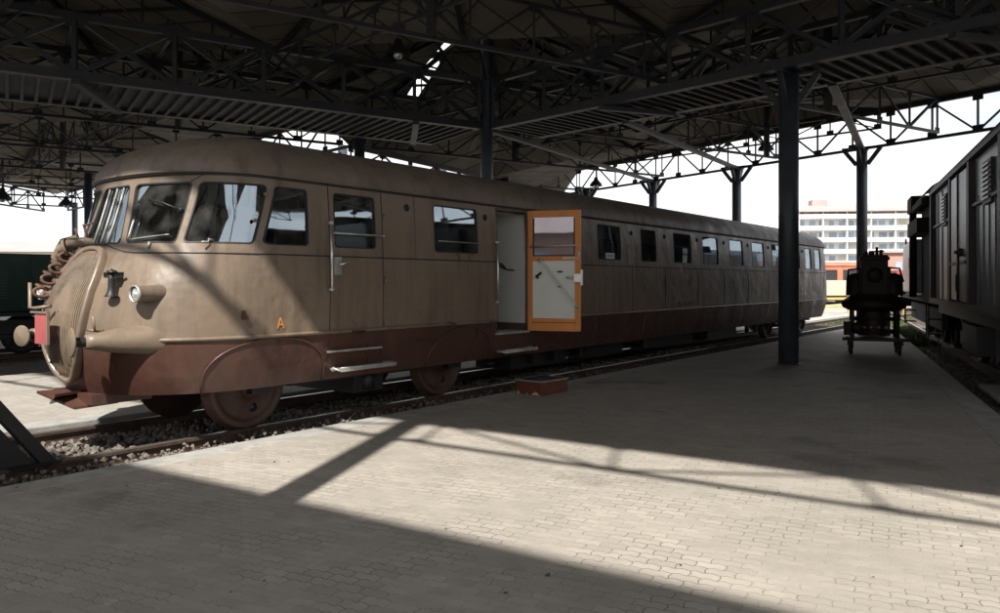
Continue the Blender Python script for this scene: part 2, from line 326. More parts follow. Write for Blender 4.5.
# rails
def rail_run(p, q, name='track'):
    p = V(p); q = V(q); d = (q - p).normalized(); a = V((-d.y, d.x, 0)); Lr = (q - p).length
    prof = [(-.07, -.155), (.07, -.155), (.07, -.14), (.012, -.125), (.012, -.045), (.036, -.035), (.036, -.004), (.028, 0), (-.028, 0), (-.036, -.004), (-.036, -.035), (-.012, -.045), (-.012, -.125), (-.07, -.14)]
    mb = MB(); n = len(prof)
    vs = [p + a * y + V((0, 0, z)) for y, z in prof] + [q + a * y + V((0, 0, z)) for y, z in prof]
    for i in range(n): mb.add([vs[i], vs[(i + 1) % n], vs[n + (i + 1) % n], vs[n + i]], [(0, 1, 2, 3)], 1 if i in (6, 7, 8) else 0)
    mb.add(vs[:n], [tuple(range(n))[::-1]]); mb.add(vs[n:], [tuple(range(n))])
    return mb
def track(fr, s0, s1, nc, label, gauge=.75, z=0):
    tr = thing('railway_track', label, 'railway track')
    for sg in (-1, 1):
        mb = rail_run(fr(s0, nc + sg * gauge, z), fr(s1, nc + sg * gauge, z)); mb.build('rail', [RAILM, RAILT], tr)
    mb = MB(); s = s0
    while s < s1:
        c = fr(s, nc); d = fr(s + 1, nc) - c; mb.box((c.x, c.y, -.165 + z), (.24, 2.3, .05), math.atan2(d.y, d.x)); s += .62
    mb.build('sleepers', SLEEP, tr)
    return tr
track(tn, -12, 75, NO, 'rusty railway track running under the brown railcar')
track(rn, -8, 75, 3.41, 'railway track under the grey goods wagon at the right')
track(tn, -16, 75, -20.2, 'railway track under the small dark green locomotive')
def xt(yc):
    def f(s, n_, z=0): return V((s, yc + n_ + .05 * s, z))
    return f
track(xt(45.8), 10, 80, 0, 'railway track crossing the yard, nearer to the platform tip', z=-.02)
track(xt(62), -30, 90, 0, 'railway track crossing the yard below the red and cream railcar', z=-.02)
# ballast stones
def stone(mb, c, r):
    vs = []
    rot = Matrix.Rotation(random.random() * 6, 3, V((random.random(), random.random(), random.random() + .1)).normalized())
    for v in ((1, 0, 0), (-1, 0, 0), (0, 1, 0), (0, -1, 0), (0, 0, .8), (0, 0, -.8), (.7, .7, .4), (-.6, .5, -.5)):
        p = rot @ V(v); vs.append(V(c) + p * r * random.uniform(.7, 1.15))
    bm = None
    mb.add(vs[:6], [(0, 2, 4), (2, 1, 4), (1, 3, 4), (3, 0, 4), (2, 0, 5), (1, 2, 5), (3, 1, 5), (0, 3, 5)])
mb = MB()
for i in range(9000):
    s = -7 + 30 * random.random() ** 1.7; n_ = random.uniform(-9.2, -6.8)
    if abs(n_ - (NO + .75)) < .06 or abs(n_ - (NO - .75)) < .06: continue
    r = random.uniform(.018, .045); stone(mb, tn(s, n_, -.15 + random.random() * .02), r)
for i in range(3500):
    s = random.uniform(9, 36); n_ = random.uniform(1.85, 5.2)
    r = random.uniform(.02, .05); stone(mb, rn(s, n_, -.15), r)
for i in range(2600):
    s = -6 + 26 * random.random() ** 1.6; n_ = random.uniform(-7.32, -6.80); stone(mb, tn(s, n_, random.uniform(-.13, -.035)), random.uniform(.015, .038))
for i in range(900):
    s = random.uniform(-3.5, 1.5); n_ = random.uniform(-8.75, -7.5); stone(mb, tn(s, n_, random.uniform(-.12, -.08)), random.uniform(.025, .05))
mb.build('ballast_stones', STONE, kind='stuff', label='loose grey brown ballast stones between the rails', category='gravel')
# grass
mb = MB()
def blade(x, y, h, z=-.165):
    a = random.random() * 6.28; dx, dy = cos(a) * h * .18, sin(a) * h * .18; lx, ly = random.uniform(-.5, .5) * h, random.uniform(-.5, .5) * h
    mb.add([(x - dx, y - dy, z), (x + dx, y + dy, z), (x + lx, y + ly, z + h)], [(0, 1, 2)])
for i in range(16000):
    zone = random.random()
    if zone < .45: p = rn(random.uniform(34, 46), random.uniform(-6, 2.2)); x, y = p.x, p.y
    elif zone < .70: p = rn(random.uniform(24, 40), random.uniform(1.85, 2.6)); x, y = p.x, p.y
    elif zone < .85: x = random.uniform(18, 60); y = random.uniform(47.2, 51.8) + .05 * x
    else: p = tn(random.uniform(22, 45), random.uniform(-7.2, -6.8)); x, y = p.x, p.y
    if random.random() < .25 + .75 * (sin(x * 1.3) * cos(y * 1.1) > -.2): blade(x, y, random.uniform(.05, .16))
mb.build('grass', GRASS, kind='stuff', label='low green grass and weeds growing along the tracks', category='grass')

mb = MB()
for i in range(260):
    n_ = random.uniform(-6.4, 1.4) if i % 2 else -6.75 + abs(random.gauss(0, .5)); p = tn(random.uniform(-6, 14), n_, .003); r = random.uniform(.004, .012) * (1 if i % 5 else 1.6)
    a = random.random() * 6; mb.add([(p.x + r * cos(a), p.y + r * sin(a), .004), (p.x - r * sin(a), p.y + r * cos(a), .004 + r * .5), (p.x - r * cos(a), p.y - r * sin(a), .004), (p.x + r * sin(a), p.y - r * cos(a), .005)], [(0, 1, 2), (0, 2, 3)])
mb.build('grit', SLEEP, kind='stuff', label='scattered grit and leaf scraps lying on the platform paving', category='debris')

# ================================================================ CANOPY
C = V((-.35, 20.7)); A_ = V((.847, .532)); B_ = V((.694, -.720)); G = 5.6; ZL = 6.95; ZH = 8.75
L5p = V((-2.8, 24.4)); L5n = V((.885, .466))
def ij(x, y):
    d = V((x, y)) - C; det = A_.x * B_.y - A_.y * B_.x
    return ((d.x * B_.y - d.y * B_.x) / det / G, (A_.x * d.y - A_.y * d.x) / det / G)
def gp(i, j): return C + A_ * (G * i) + B_ * (G * j)
def zroof(x, y):
    i, j = ij(x, y); tri = lambda t: abs((t % 2) - 1); return ZL + (ZH - ZL) * min(tri(i + j), tri(i - j))
E1a = V((11.4, 24.5)); E1n = V((.84, .545))               # far right eave, keep E1n.(p-E1a) < 0
K = V((-4.6, 24.0)); E2n = V((-.869, .494)); E3n = V((.722, .692)) * 1  # notch corner
E3d = (V((-25.7, 46)) - K).normalized(); E3n = V((-E3d.y, E3d.x)); E3n = E3n if E3n.y > 0 else -E3n
GD = V((.835, -.55)); GN = V((.55, .835))
L2c = GN.dot(V((-2.1, 2.75))); L1c = GN.dot(V((-2.65, -.52)))
def inside(p):
    if E1n.dot(p - E1a) > 0: return False
    if E2n.dot(p - K) > 0 and E3n.dot(p - K) > 0: return False
    if p.x < -27 or p.y < -9.5: return False
    if L1c < GN.dot(p) < L2c and GD.dot(p) < 40: return False
    if RN.dot(p) > (7.6 if RT.dot(p) < 7 else 17): return False
    return True
canopy = thing('station_canopy', 'dark steel trussed canopy with beige ceiling boards over the railcar and platform', 'canopy')
bm = bmesh.new()
for i in range(-9, 10):
    for j in range(-9, 10):
        if (i + j) % 2: continue
        c = gp(i, j); cn = [gp(i + 1, j), gp(i, j + 1), gp(i - 1, j), gp(i, j - 1)]
        apex = bm.verts.new((c.x, c.y, ZH)); vs = [bm.verts.new((q.x, q.y, ZL)) for q in cn]
        for k in range(4): bm.faces.new((apex, vs[k], vs[(k + 1) % 4]))
def cut(pco, no):
    bmesh.ops.bisect_plane(bm, geom=bm.verts[:] + bm.edges[:] + bm.faces[:], dist=1e-4, plane_co=(pco.x, pco.y, 0), plane_no=(no.x, no.y, 0))
L5w = .5
for pc, nn in ((E1a, E1n), (K, E2n), (K, E3n), (GN * L1c, GN), (GN * L2c, GN), (V((-27, 0)), V((1, 0))), (V((0, -9.5)), V((0, 1))), (RN * 7.6, RN), (RT * 7, RT), (RN * 17, RN)): cut(pc, nn)
SLA = V((-2.75, 24.0)); SLB = V((.3, 18.6)); SLd = (SLB - SLA).normalized(); SLn = V((-SLd.y, SLd.x))
for o_ in (-.17, .17): cut(SLA + SLn * o_, SLn)
for pc in (SLA, SLB, SLA.lerp(SLB, .30), SLA.lerp(SLB, .34), SLA.lerp(SLB, .62), SLA.lerp(SLB, .66)): cut(pc, SLd)
in_slit = lambda p: abs(SLn.dot(p - SLA)) < .17 and 0 < SLd.dot(p - SLA) < (SLB - SLA).length and not (.30 < SLd.dot(p - SLA) / (SLB - SLA).length < .34) and not (.62 < SLd.dot(p - SLA) / (SLB - SLA).length < .66)
bm.faces.ensure_lookup_table()
dele = [f for f in bm.faces if not inside(f.calc_center_median().xy) or in_slit(f.calc_center_median().xy)]
bmesh.ops.delete(bm, geom=dele, context='FACES')
def eave_dist(p):
    d = min(abs(E1n.dot(p - E1a)), (abs(RN.dot(p) - 7.6) if RT.dot(p) < 7.01 else 9), abs(p.x + 27), abs(p.y + 9.5))
    if E3n.dot(p - K) > -.01: d = min(d, abs(E2n.dot(p - K)))
    if E2n.dot(p - K) > -.01: d = min(d, abs(E3n.dot(p - K)))
    return d
for v in bm.verts:
    p = v.co.xy; f = min(1, max(0, (GN.dot(p) - L2c) / 5.0)); f = min(f, 1 if eave_dist(p) > .05 else 0); v.co.z = ZL + (v.co.z - ZL) * f
    if abs(E2n.dot(p - K)) < .02 and E3n.dot(p - K) > -.01: v.co.z = 5.82
mb = MB()
for f in bm.faces:
    vs = [tuple(v.co) for v in f.verts]; n = len(vs); mb.add(vs, [tuple(range(n))]); mb.add([(x, y, z + .07) for x, y, z in vs], [tuple(range(n))])
mb.build('ceiling_boards', BOARD, canopy)
bm.free()
mb = MB(); rows = []; hd = -V((ld.x, ld.y)) / abs(ld.z) * .5
for k in range(13):
    p = SLA.lerp(SLB, -.05 + 1.1 * k / 12); z = zroof(p.x, p.y) + .52; q = p + hd
    rows.append([V((q.x + SLn.x * o_, q.y + SLn.y * o_, z)) for o_ in (-.27, .27)])
mb.grid(rows, smooth=False); mb.build('slit_sun_shield', STEEL, canopy)  # unseen cap added to stop sun leaking through the roof slit

def lattice(a, b, zb, zt, n, cw=.07, ww=.045, gus=.11, mode='W', parent=None, name='roof_truss', material=None, offs=0):
    """flat lattice from a to b (2D); zt may be a function of (x,y)"""
    a = V(a); b = V(b); mb = MB(); ft = zt if callable(zt) else (lambda x, y: zt)
    P = [a.lerp(b, k / n) for k in range(n + 1)]; top = [V((p.x, p.y, ft(p.x, p.y) - .06)) for p in P]; bot = [V((p.x, p.y, zb)) for p in P]
    mb.bar(bot[0], bot[-1], cw, cw)
    for k in range(n): mb.bar(top[k], top[k + 1], cw, cw)
    d = (b - a).normalized()
    for k in range(n + 1):
        if top[k].z - bot[k].z > .15: mb.bar(bot[k], top[k], ww)
        if gus:
            for q in (top[k] - V((0, 0, gus * .5)), bot[k] + V((0, 0, gus * .5))): mb.box(q, (gus * 2, .02, gus * 1.5), math.atan2(d.y, d.x))
    for k in range(n):
        if mode == 'X': mb.bar(bot[k], top[k + 1], ww); mb.bar(top[k] + V((0, 0, 0)), bot[k + 1], ww * .98)
        elif (k % 2 == 0): mb.bar(bot[k], top[k + 1], ww)
        else: mb.bar(top[k], bot[k + 1], ww)
    return mb.build(name, material or STEEL, parent or canopy)
def runs(f, t0, t1, step=.35):
    out = []; cur = None; t = t0
    while t <= t1:
        ok = inside(f(t))
        if ok and cur is None: cur = t
        if not ok and cur is not None:
            out.append((cur, t - step)); cur = None
        t += step
    if cur is not None: out.append((cur, t1))
    return [r for r in out if r[1] - r[0] > 1.5]
# trusses along both grid directions
for k in range(-7, 8):
    for ax in (0, 1):
        f = (lambda t, k=k: C + B_ * (G * k) + A_ * t) if ax == 0 else (lambda t, k=k: C + A_ * (G * k) + B_ * t)
        for t0, t1 in runs(f, -45, 45):
            if ax == 0 and k == 0: t0 = max(t0, 0.4)           # box girder takes the rest
            if ax == 1 and k == 0: t1 = min(t1, -.4)
            while t0 < t1 and 0 < GN.dot(f(t0)) - L2c < 2.6: t0 += .3
            while t1 > t0 and 0 < GN.dot(f(t1)) - L2c < 2.6: t1 -= .3
            if t1 - t0 < 1.5: continue
            n = max(2, round((t1 - t0) / 1.4))
            lattice(f(t0), f(t1), 5.9 if ax == 0 else 6.35, ZL, n, mode='W', cw=.075 if ax == 0 else .055, ww=.045 if ax == 0 else .035)
# hips, posts and radial rafters under every umbrella
for i in range(-7, 8):
    for j in range(-7, 8):
        if (i + j) % 2: continue
        c = gp(i, j)
        if not inside(c) or c.length > 52 or GN.dot(c) < L2c + 5.2: continue
        mb = MB(); hub = V((c.x, c.y, ZH - .12)); 
        mb.bar(V((c.x, c.y, 5.9)), hub, .16, .16); mb.box(hub - V((0, 0, .1)), (.5, .5, .12))
        for k in range(8):
            di, dj = [(1, 0), (.5, .5), (0, 1), (-.5, .5), (-1, 0), (-.5, -.5), (0, -1), (.5, -.5)][k]
            e = gp(i + di, j + dj)
            if not inside(e * .98 + c * .02): continue
            E_ = V((e.x, e.y, ZL - .09)); mb.bar(hub, E_, .09, .11)
            if k % 2 == 0:
                for q in (.25, .5, .75):
                    tp = hub.lerp(E_, q); mb.bar(tp, V((tp.x, tp.y, 6.95 - .02)), .04)
                mb.bar(hub.lerp(E_, .25) - V((0, 0, .0)), V((hub.lerp(E_, .5).x, hub.lerp(E_, .5).y, 6.93)), .04); mb.bar(hub.lerp(E_, .75), V((hub.lerp(E_, .5).x, hub.lerp(E_, .5).y, 6.93)), .04)
                q = V((c.x, c.y, 6.2)); mb.bar(q, hub.lerp(E_, .33), .05)
            else:
                mb.bar(V((c.x, c.y, 6.9)), hub.lerp(E_, .55), .045)
        for q in (.33, .66):       # ring purlins
            ring = [gp(i + dx * q, j + dy * q) for dx, dy in ((1, 0), (0, 1), (-1, 0), (0, -1))]; zz = ZH + (ZL - ZH) * q - .07
            for k in range(4):
                a, b = ring[k], ring[(k + 1) % 4]
                if inside(a) and inside(b): mb.bar(V((a.x, a.y, zz)), V((b.x, b.y, zz)), .05, .07)
        mb.build('roof_hip_frame', STEEL, canopy)
# eave trusses
def eave(a, b, n, name='eave_truss'): return lattice(a, b, 5.80, 6.9, n, cw=.085, ww=.05, gus=.14, mode='W', name=name)
E1d = V((-.545, .838)); E1d.normalize()
e1s = E1a - E1d * 16; e1e = isect(V((E1n.x, E1n.y)), E1n.dot(E1a), E2n, E2n.dot(K))
eave(e1s, e1e, round((e1e - e1s).length / 1.25))
mb = MB(); mb.bar(V((e1s.x, e1s.y, 6.95)), V((e1e.x, e1e.y, 6.95)), .12, .30); mb.build('eave_fascia', STEEL, canopy)
lattice(K, e1e, 5.05, 5.82, round((e1e - K).length / 1.5), cw=.085, ww=.05, gus=.12, name='eave_truss'); mb = MB(); mb.bar(V((K.x, K.y, 5.84)), V((e1e.x, e1e.y, 5.84)), .12, .2); mb.build('eave_fascia', STEEL, canopy)
E3e = K + E3d * 30; eave(K, E3e, 20); mb = MB(); mb.bar(V((K.x, K.y, 6.95)), V((E3e.x, E3e.y, 6.95)), .12, .26); mb.build('eave_fascia', STEEL, canopy)
E4s = V((-27, 25)); E4e = V((-27, 46)); eave(E4s, E4e, 14)
# truss along the open strip (its shadow lies on the paving)
l2a = GN * (L2c + .08) + GD * (-22); l2b = GN * (L2c + .08) + GD * 7.6; nL = 15
colp = V((-2.15, 3.0))
lattice(l2a, l2b, 5.8, 6.9, 14, cw=.07, ww=.042, gus=.10, name='eave_truss')
# box girders
def girder(p0, d, length, width, nrm, npan, label):
    a = V(p0); b = a + d * length; o = nrm * width
    lattice(a, b, 5.76, 6.98, npan, cw=.15, ww=.085, gus=.16, mode='X', name='girder_side', material=GIRD)
    lattice(a + o, b + o, 5.76, 6.98, npan, cw=.13, ww=.075, gus=.14, mode='X', name='girder_side', material=STEEL)
    mb = MB(); m = (a + b) / 2 + o / 2; rz = math.atan2(d.y, d.x)
    mb.box((m.x, m.y, 5.72), (length, width, .03), rz)
    s = .12
    while s < length:
        q = a + d * s + o / 2; mb.box((q.x, q.y, 5.672), (.07, width - .16, .06), rz); s += .27
    mb.build('girder_deck', DECK, canopy)
    mb = MB()
    for e in (a, a + o):
        mb.bar(V((e.x, e.y, 5.66)), V(((e + d * length).x, (e + d * length).y, 5.66)), .20, .045)
    for k in range(npan + 1):
        q = a + d * (length * k / npan); mb.bar(V((q.x, q.y, 6.98)), V((q.x + o.x, q.y + o.y, 6.98)), .08)
        if k % 4 == 2: mb.bar(V((q.x - nrm.x * .1, q.y - nrm.y * .1, 5.60)), V((q.x + o.x * .8 + d.x * 1.0, q.y + o.y * .8 + d.y * 1.0, 5.52)), .16, .10)
    mb.build('girder_flange', GIRD, canopy)
nA = V((-.532, .847)); nB = V((.72, .694))
girder(C - A_ * 20.9, A_, 20.9 - .25, 2.7, nA, 11, '')
girder(C + B_ * .25, B_, 20, 1.8, nB, 11, '')
# ties from the girders to the eave columns
cols_e = {'a': V((6.35, 32.3)), 'b': V((8.7, 28.6)), 'c': V((11.4, 24.5)), 'd': V((3.9, 35.2))}
def ray(px, p0, d): 
    k = (px - 500) / 778; t_ = (k * p0.y - p0.x) / (d.x - k * d.y); return p0 + d * t_
mb = MB()
for p, q in ((ray(625, C + nB * 1.8, B_), cols_e['b']), (ray(832, C + nB * 1.8, B_), cols_e['c']), (C, cols_e['a'])):
    mb.bar(V((p.x, p.y, 5.66)), V((q.x, q.y, 5.78)), .17, .10)
mb.build('tie_beam', STEEL, canopy)
# columns
def column(p, r, ztop, cap=True, name='column'):
    mb = MB(); mb.tube([(p.x, p.y, -.17), (p.x, p.y, ztop)], r, 20); c = mb.build(name, COLM, canopy)
    mb = MB(); mb.lathe((p.x, p.y, 0), (0, 0, 1), [(-.1, r + .03), (.012, r + .03), (.02, r + .005), (.021, r)], 20)
    mb.build('base_collar', COLM, c)
    if cap:
        mb = MB()
        for k in range(4):
            a = TRZ + k * pi / 2; d = V((cos(a), sin(a))); mb.bar(V((p.x + d.x * r, p.y + d.y * r, ztop - .55)), V((p.x + d.x * .55, p.y + d.y * .55, ztop - .04)), .09, .12)
            mb.box((p.x + d.x * .28, p.y + d.y * .28, ztop - .02), (.6, .16, .05), a)
        mb.build('bracket', GIRD, c)
    return c
column(V((5.64, 15.2)) , .188, 5.64)
column(C + V((0, 0)), .16, ZH - .1, cap=False)
for k, p in cols_e.items(): column(p, .165, 5.85)
for p in (V((-4.95, 31.2)), V((-5.3, 26.2)), K + V((.3, -.2)), V((-17.2, 32.5)), V((.2, 32)), V((-24.6, 45)), V((-19.0, 25.0)), colp, V((4.7, -1.4)), V((-12, 12.5))): column(p, .16, 6.9 if p is colp else 6.2, cap=False)
# pendant lamps
def bell_lamp():
    t = thing('pendant_lamp', 'bell', 'lamp', (0, 0, 0), 0, 'bell lamps hanging from the canopy')
    mb = MB(); mb.lathe((0, 0, 0), (0, 0, 1), [(0, .27), (.02, .27), (.10, .24), (.20, .15), (.27, .09), (.36, .08), (.38, .03)], 20); mb.build('lamp_shade', STEEL, t)
    mb = MB(); mb.lathe((0, 0, 0), (0, 0, 1), [(-.07, .0), (-.06, .06), (0, .10), (.06, .1)], 14); mb.build('bulb', LAMPG, t)
    mb = MB(); mb.tube([(0, 0, .37), (0, 0, 1.3)], .018, 6); mb.build('rod', STEEL, t); return t
def at(px, py, Y): return V(((px - 500) / 778 * Y, Y, EYE - (py - 282) / 778 * Y))
lp = [(398, 56, 17.0, 'dark bell shaped pendant lamp above the left girder, nearest of the hanging lamps'), (66, 206, 30, 'bell lamp hanging low at far left beside the railcar nose'),
      (441, 174, 31, 'bell lamp hanging over the railcar roof left of the centre column'), (596, 186, 33, 'bell lamp hanging beside the corner column behind the railcar'),
      (766, 150, 27, 'bell lamp hanging left of the big round column by the far eave'), (2, 200, 24, 'bell lamp cut off by the left edge of the photo')]
L0 = bell_lamp()
for k, (a, b, Y, lab) in enumerate(lp):
    p = at(a, b, Y)
    if k == 0: L0.location = p; L0['label'] = lab
    else: dup(L0, p, 0, lab)

# ================================================================ RAILCAR
rc = thing('vintage_railcar', 'long brown and red brown streamlined diesel railcar with one wooden door open', 'railcar', (O.x, O.y, 0), TRZ)
S0, S1 = -.1, 20.6; LS = S1 - S0; PE = 2.3
def itp(x, xs, ys):
    if x <= xs[0]: return ys[0]
    for i in range(len(xs) - 1):
        if x <= xs[i + 1]: return ys[i] + (ys[i + 1] - ys[i]) * (x - xs[i]) / (xs[i + 1] - xs[i])
    return ys[-1]
Wz = ([.4, .55, .8, 1.04, 1.5, 1.9, 2.3, 2.69], [1.20, 1.28, 1.36, 1.395, 1.405, 1.40, 1.385, 1.355])
Sz = ([.40, .55, .75, .95, 1.12, 1.3, 1.5, 1.72, 1.93, 2.3, 2.62, 2.69], [-1.36, -1.46, -1.55, -1.595, -1.60, -1.575, -1.51, -1.39, -1.25, -1.13, -1.04, -1.02])
def surf(u, z, side=1, off=0.0):
    """u -1..0 front nose, 0..LS side, LS..LS+1 rear nose -> local point (x=s, y=-w)"""
    def raw(u, z):
        Wd = itp(z, *Wz); d = S0 - itp(z, *Sz)
        if u < 0: ph = (u + 1) * pi / 2; return S0 - d * max(0, cos(ph)) ** (2 / PE), Wd * max(0, sin(ph)) ** (2 / PE)
        if u > LS: ph = (LS + 1 - u) * pi / 2; return S1 + d * max(0, cos(ph)) ** (2 / PE), Wd * max(0, sin(ph)) ** (2 / PE)
        return S0 + u, Wd
    s, wd = raw(u, z); p = V((s, -wd * side, z))
    if off:
        e = .01; a = raw(max(-1, u - e), z); b = raw(min(LS + 1, u + e), z); c = raw(u, z + .02); d = raw(u, z - .02)
        t1 = V((b[0] - a[0], -(b[1] - a[1]) * side, 0)); t2 = V((c[0] - d[0], -(c[1] - d[1]) * side, .04)); nn = t1.cross(t2)
        if nn.length > 1e-9:
            nn.normalize()
            ref = V((s - min(max(s, S0), S1), -wd * side, 0))
            if nn.dot(ref) < 0: nn = -nn
            p = p + nn * off
    return p
F_ = lambda deg: deg / 90 - 1
ZB, ZT = 1.985, 2.60
# panes: (u0 bottom, u0 top, u1 bottom, u1 top, z0, z1)
def sp_(s0_, s1_): return (s0_ - S0, s0_ - S0, s1_ - S0, s1_ - S0)
nose_pan = [(F_(0), F_(0), F_(13), F_(8.5)), (F_(16), F_(12), F_(42.5), F_(45.5)), (F_(45.5), F_(49), F_(80), F_(87)), (F_(83.5), .01, .43, .43)]
side_pan = [sp_(.69, 1.32), sp_(2.35, 3.24), sp_(6.52, 7.33), sp_(8.13, 8.76), sp_(9.56, 10.42), sp_(11.04, 11.91), sp_(12.62, 13.49), sp_(14.12, 15.01), sp_(15.64, 16.5), sp_(17.54, 18.07), sp_(18.61, 19.22), sp_(19.6, 20.25)]
rear_pan = [(LS - b, LS - c, LS - d, LS - e) for (d, e, b, c) in nose_pan[:3]]
panes = nose_pan + side_pan + rear_pan
DOOR = (3.67 - S0, 4.45 - S0)
def band(side, zs, mats_u, holes, mb, doorcut):
    pass
def ucols(side):
    """ordered list of (ub, ut, kind-of-cell-after)"""
    ev = []
    last = (-1.0, -1.0); cols = []
    items = sorted([(p[0], p[1], p[2], p[3], 'W') for p in panes] + ([(DOOR[0], DOOR[0], DOOR[1], DOOR[1], 'D')] if side == 1 else []), key=lambda q: q[0])
    for (a, at_, b, bt, kind) in items:
        if a > last[0] + 1e-6 or at_ > last[1] + 1e-6: cols.append((last[0], last[1], a, at_, 'P'))
        cols.append((a, at_, b, bt, kind)); last = (b, bt)
    cols.append((last[0], last[1], LS + 1, LS + 1, 'P')); return cols
ZBODY = [1.04, 1.12, 1.3, 1.5, 1.7, 1.88, ZB, 2.1, 2.25, 2.4, 2.5, ZT, 2.66, 2.695]
ZSK = [.50, .60, .72, .85, .95, 1.04]
body = MB(); skirt = MB()
for side in (1, -1):
    for (a, at_, b, bt, kind) in ucols(side):
        wid = max(b - a, bt - at_)
        curved = a < 0 or b > LS
        n = max(1, int(wid / .06)) if curved else max(1, int(wid / .8))
        def uu(k, z):
            f = min(1, max(0, (z - ZB) / (ZT - ZB))); u0 = a + (at_ - a) * f; u1 = b + (bt - b) * f; return u0 + (u1 - u0) * k / n
        for zs, mb in ((ZBODY, body), (ZSK, skirt)):
            for zi in range(len(zs) - 1):
                z0, z1 = zs[zi], zs[zi + 1]; zm = (z0 + z1) / 2
                if kind == 'W' and ZB < zm < ZT: continue
                if kind == 'D' and .86 < zm < 2.66: continue
                rows = [[surf(uu(k, z), z, side) for k in range(n + 1)] for z in (z0, z1)]
                mb.grid(rows)
bo = body.build('body_panel', BEIGE, rc); so = skirt.build('skirt', REDB, rc)
# roof dome
ro = MB(); SD = .75
us = [-1 + k / 18 for k in range(18)] + [k * LS / 40 for k in range(41)] + [LS + (k + 1) / 18 for k in range(18)]
for side in (1, -1):
    rows = []
    for vi in range(11):
        th = vi / 10 * pi / 2; cc = cos(th) ** .85; zz = 2.695 + .56 * sin(th) ** .95
        row = []
        for u in us:
            p = surf(u, 2.69, side, .028); x = p.x
            if x < SD: x = SD - (SD - x) * (cc ** .9)
            if x > S1 - SD: x = (S1 - SD) + (x - (S1 - SD)) * (cc ** .9)
            row.append(V((x, p.y * cc, zz)))
        rows.append(row)
    ro.grid(rows)
ro.build('roof', ROOFP, rc)
def trim(name, z, off, r, m, u0=-1, u1=LS + 1, sides=(1, -1), parent=None, n=None):
    mb = MB()
    for side in sides:
        pts = []; u = u0
        while u < u1 - 1e-6:
            pts.append(surf(u, z(u) if callable(z) else z, side, off)); u += (.05 if (u < 0 or u >= LS - .01) else min(.7, max(.02, (LS if u < LS - .72 else LS + .0001) - u)))
            if -.05 < u < 0: u = 0
        pts.append(surf(u1, z(u1) if callable(z) else z, side, off)); mb.tube(pts, r, 6)
    return mb.build(name, m, parent or rc)
trim('gutter_strip', 2.685, .012, .016, RUBBER)
trim('drip_rail', 2.705, .03, .012, ROOFP)
for a_, b_, sd_ in ((-1, 3.66 - S0, (1,)), (4.47 - S0, LS + 1, (1,)), (-1, LS + 1, (-1,))): trim('waist_moulding', 1.045, .006, .022, BEIGE, a_, b_, sd_)
for a_, b_, sd_ in ((-1, 3.66 - S0, (1,)), (4.47 - S0, LS + 1, (1,)), (-1, LS + 1, (-1,))): trim('belt_seam', lambda u: 1.885 + (.10 * math.exp(-((u + 1) / .14) ** 2)), .002, .0075, RUBBER, a_, b_, sd_)
# windows
def window(p, side, name='window', pane=True, rad=.05, glass=GLASS, zr=(ZB, ZT), full=False):
    a, at_, b, bt = p; z0, z1 = zr
    W_ = (surf((a + at_) / 2, (z0 + z1) / 2, side) - surf((b + bt) / 2, (z0 + z1) / 2, side)).length; H_ = z1 - z0
    if full: W_ *= 2
    def mp(x, y, off, sd=None):
        f = y; u0 = a + (at_ - a) * f; u1 = b + (bt - b) * f
        if full:
            x2 = 2 * x - 1; s_ = side if x2 >= 0 else -side; u = u0 + (u1 - u0) * abs(x2); return surf(u, z0 + (z1 - z0) * y, s_, off)
        return surf(u0 + (u1 - u0) * x, z0 + (z1 - z0) * y, side, off)
    def rring(ins, r, k=5):
        out = []
        for cx, cy, a0 in ((1, 1, 0), (0, 1, 90), (0, 0, 180), (1, 0, 270)):
            for q in range(k + 1):
                t = R(a0 + 90 * q / k); out.append(((ins + r if cx == 0 else W_ - ins - r) + r * cos(t), (ins + r if cy == 0 else H_ - ins - r) + r * sin(t)))
        # add mid-edge points
        res = []
        m_ = len(out)
        for i in range(m_):
            res.append(out[i]); nx_ = out[(i + 1) % m_]
            if (i % (k + 1)) == k:
                for q in range(1, 8): res.append((out[i][0] + (nx_[0] - out[i][0]) * q / 8, out[i][1] + (nx_[1] - out[i][1]) * q / 8))
        return res
    R0 = rring(0, .001); R1 = rring(.0, rad); R2 = rring(.014, rad * .8)
    mb = MB()
    def ringpts(rr, off): return [mp(x / W_, y / H_, off) for x, y in rr]
    def join(A, B, m, sm=False):
        n = len(A); mb.add(A + B, [(i, (i + 1) % n, n + (i + 1) % n, n + i) for i in range(n)], m, sm)
    join(ringpts(R0, 0), ringpts(R1, 0), 0)
    join(ringpts(R1, .004), ringpts(R2, .002), 1); join(ringpts(R2, .002), ringpts(R2, -.03), 1); join(ringpts(R1, .004), ringpts(R1, -.002), 1)
    fr = mb.build('window_frame', [BEIGE, RUBBER], rc)
    if pane:
        g = MB(); nx_, ny = (14, 6)
        g.grid([[mp((.012 / W_) + (1 - .024 / W_) * x / nx_, (.012 / H_) + (1 - .024 / H_) * y / ny, -.018) for x in range(nx_ + 1)] for y in range(ny + 1)])
        g.build('window_pane', glass, fr)
    return fr
for side in (1, -1):
    for k, p in enumerate(panes):
        if k == 0 or k == len(panes) - 3:
            if side == 1: pass
            else: continue
            if k == 0: window(p, side, full=True)
            else:
                q = (LS + 1, LS + 1, p[0], p[1]); window(q, side, full=True)
            continue
        window(p, side)
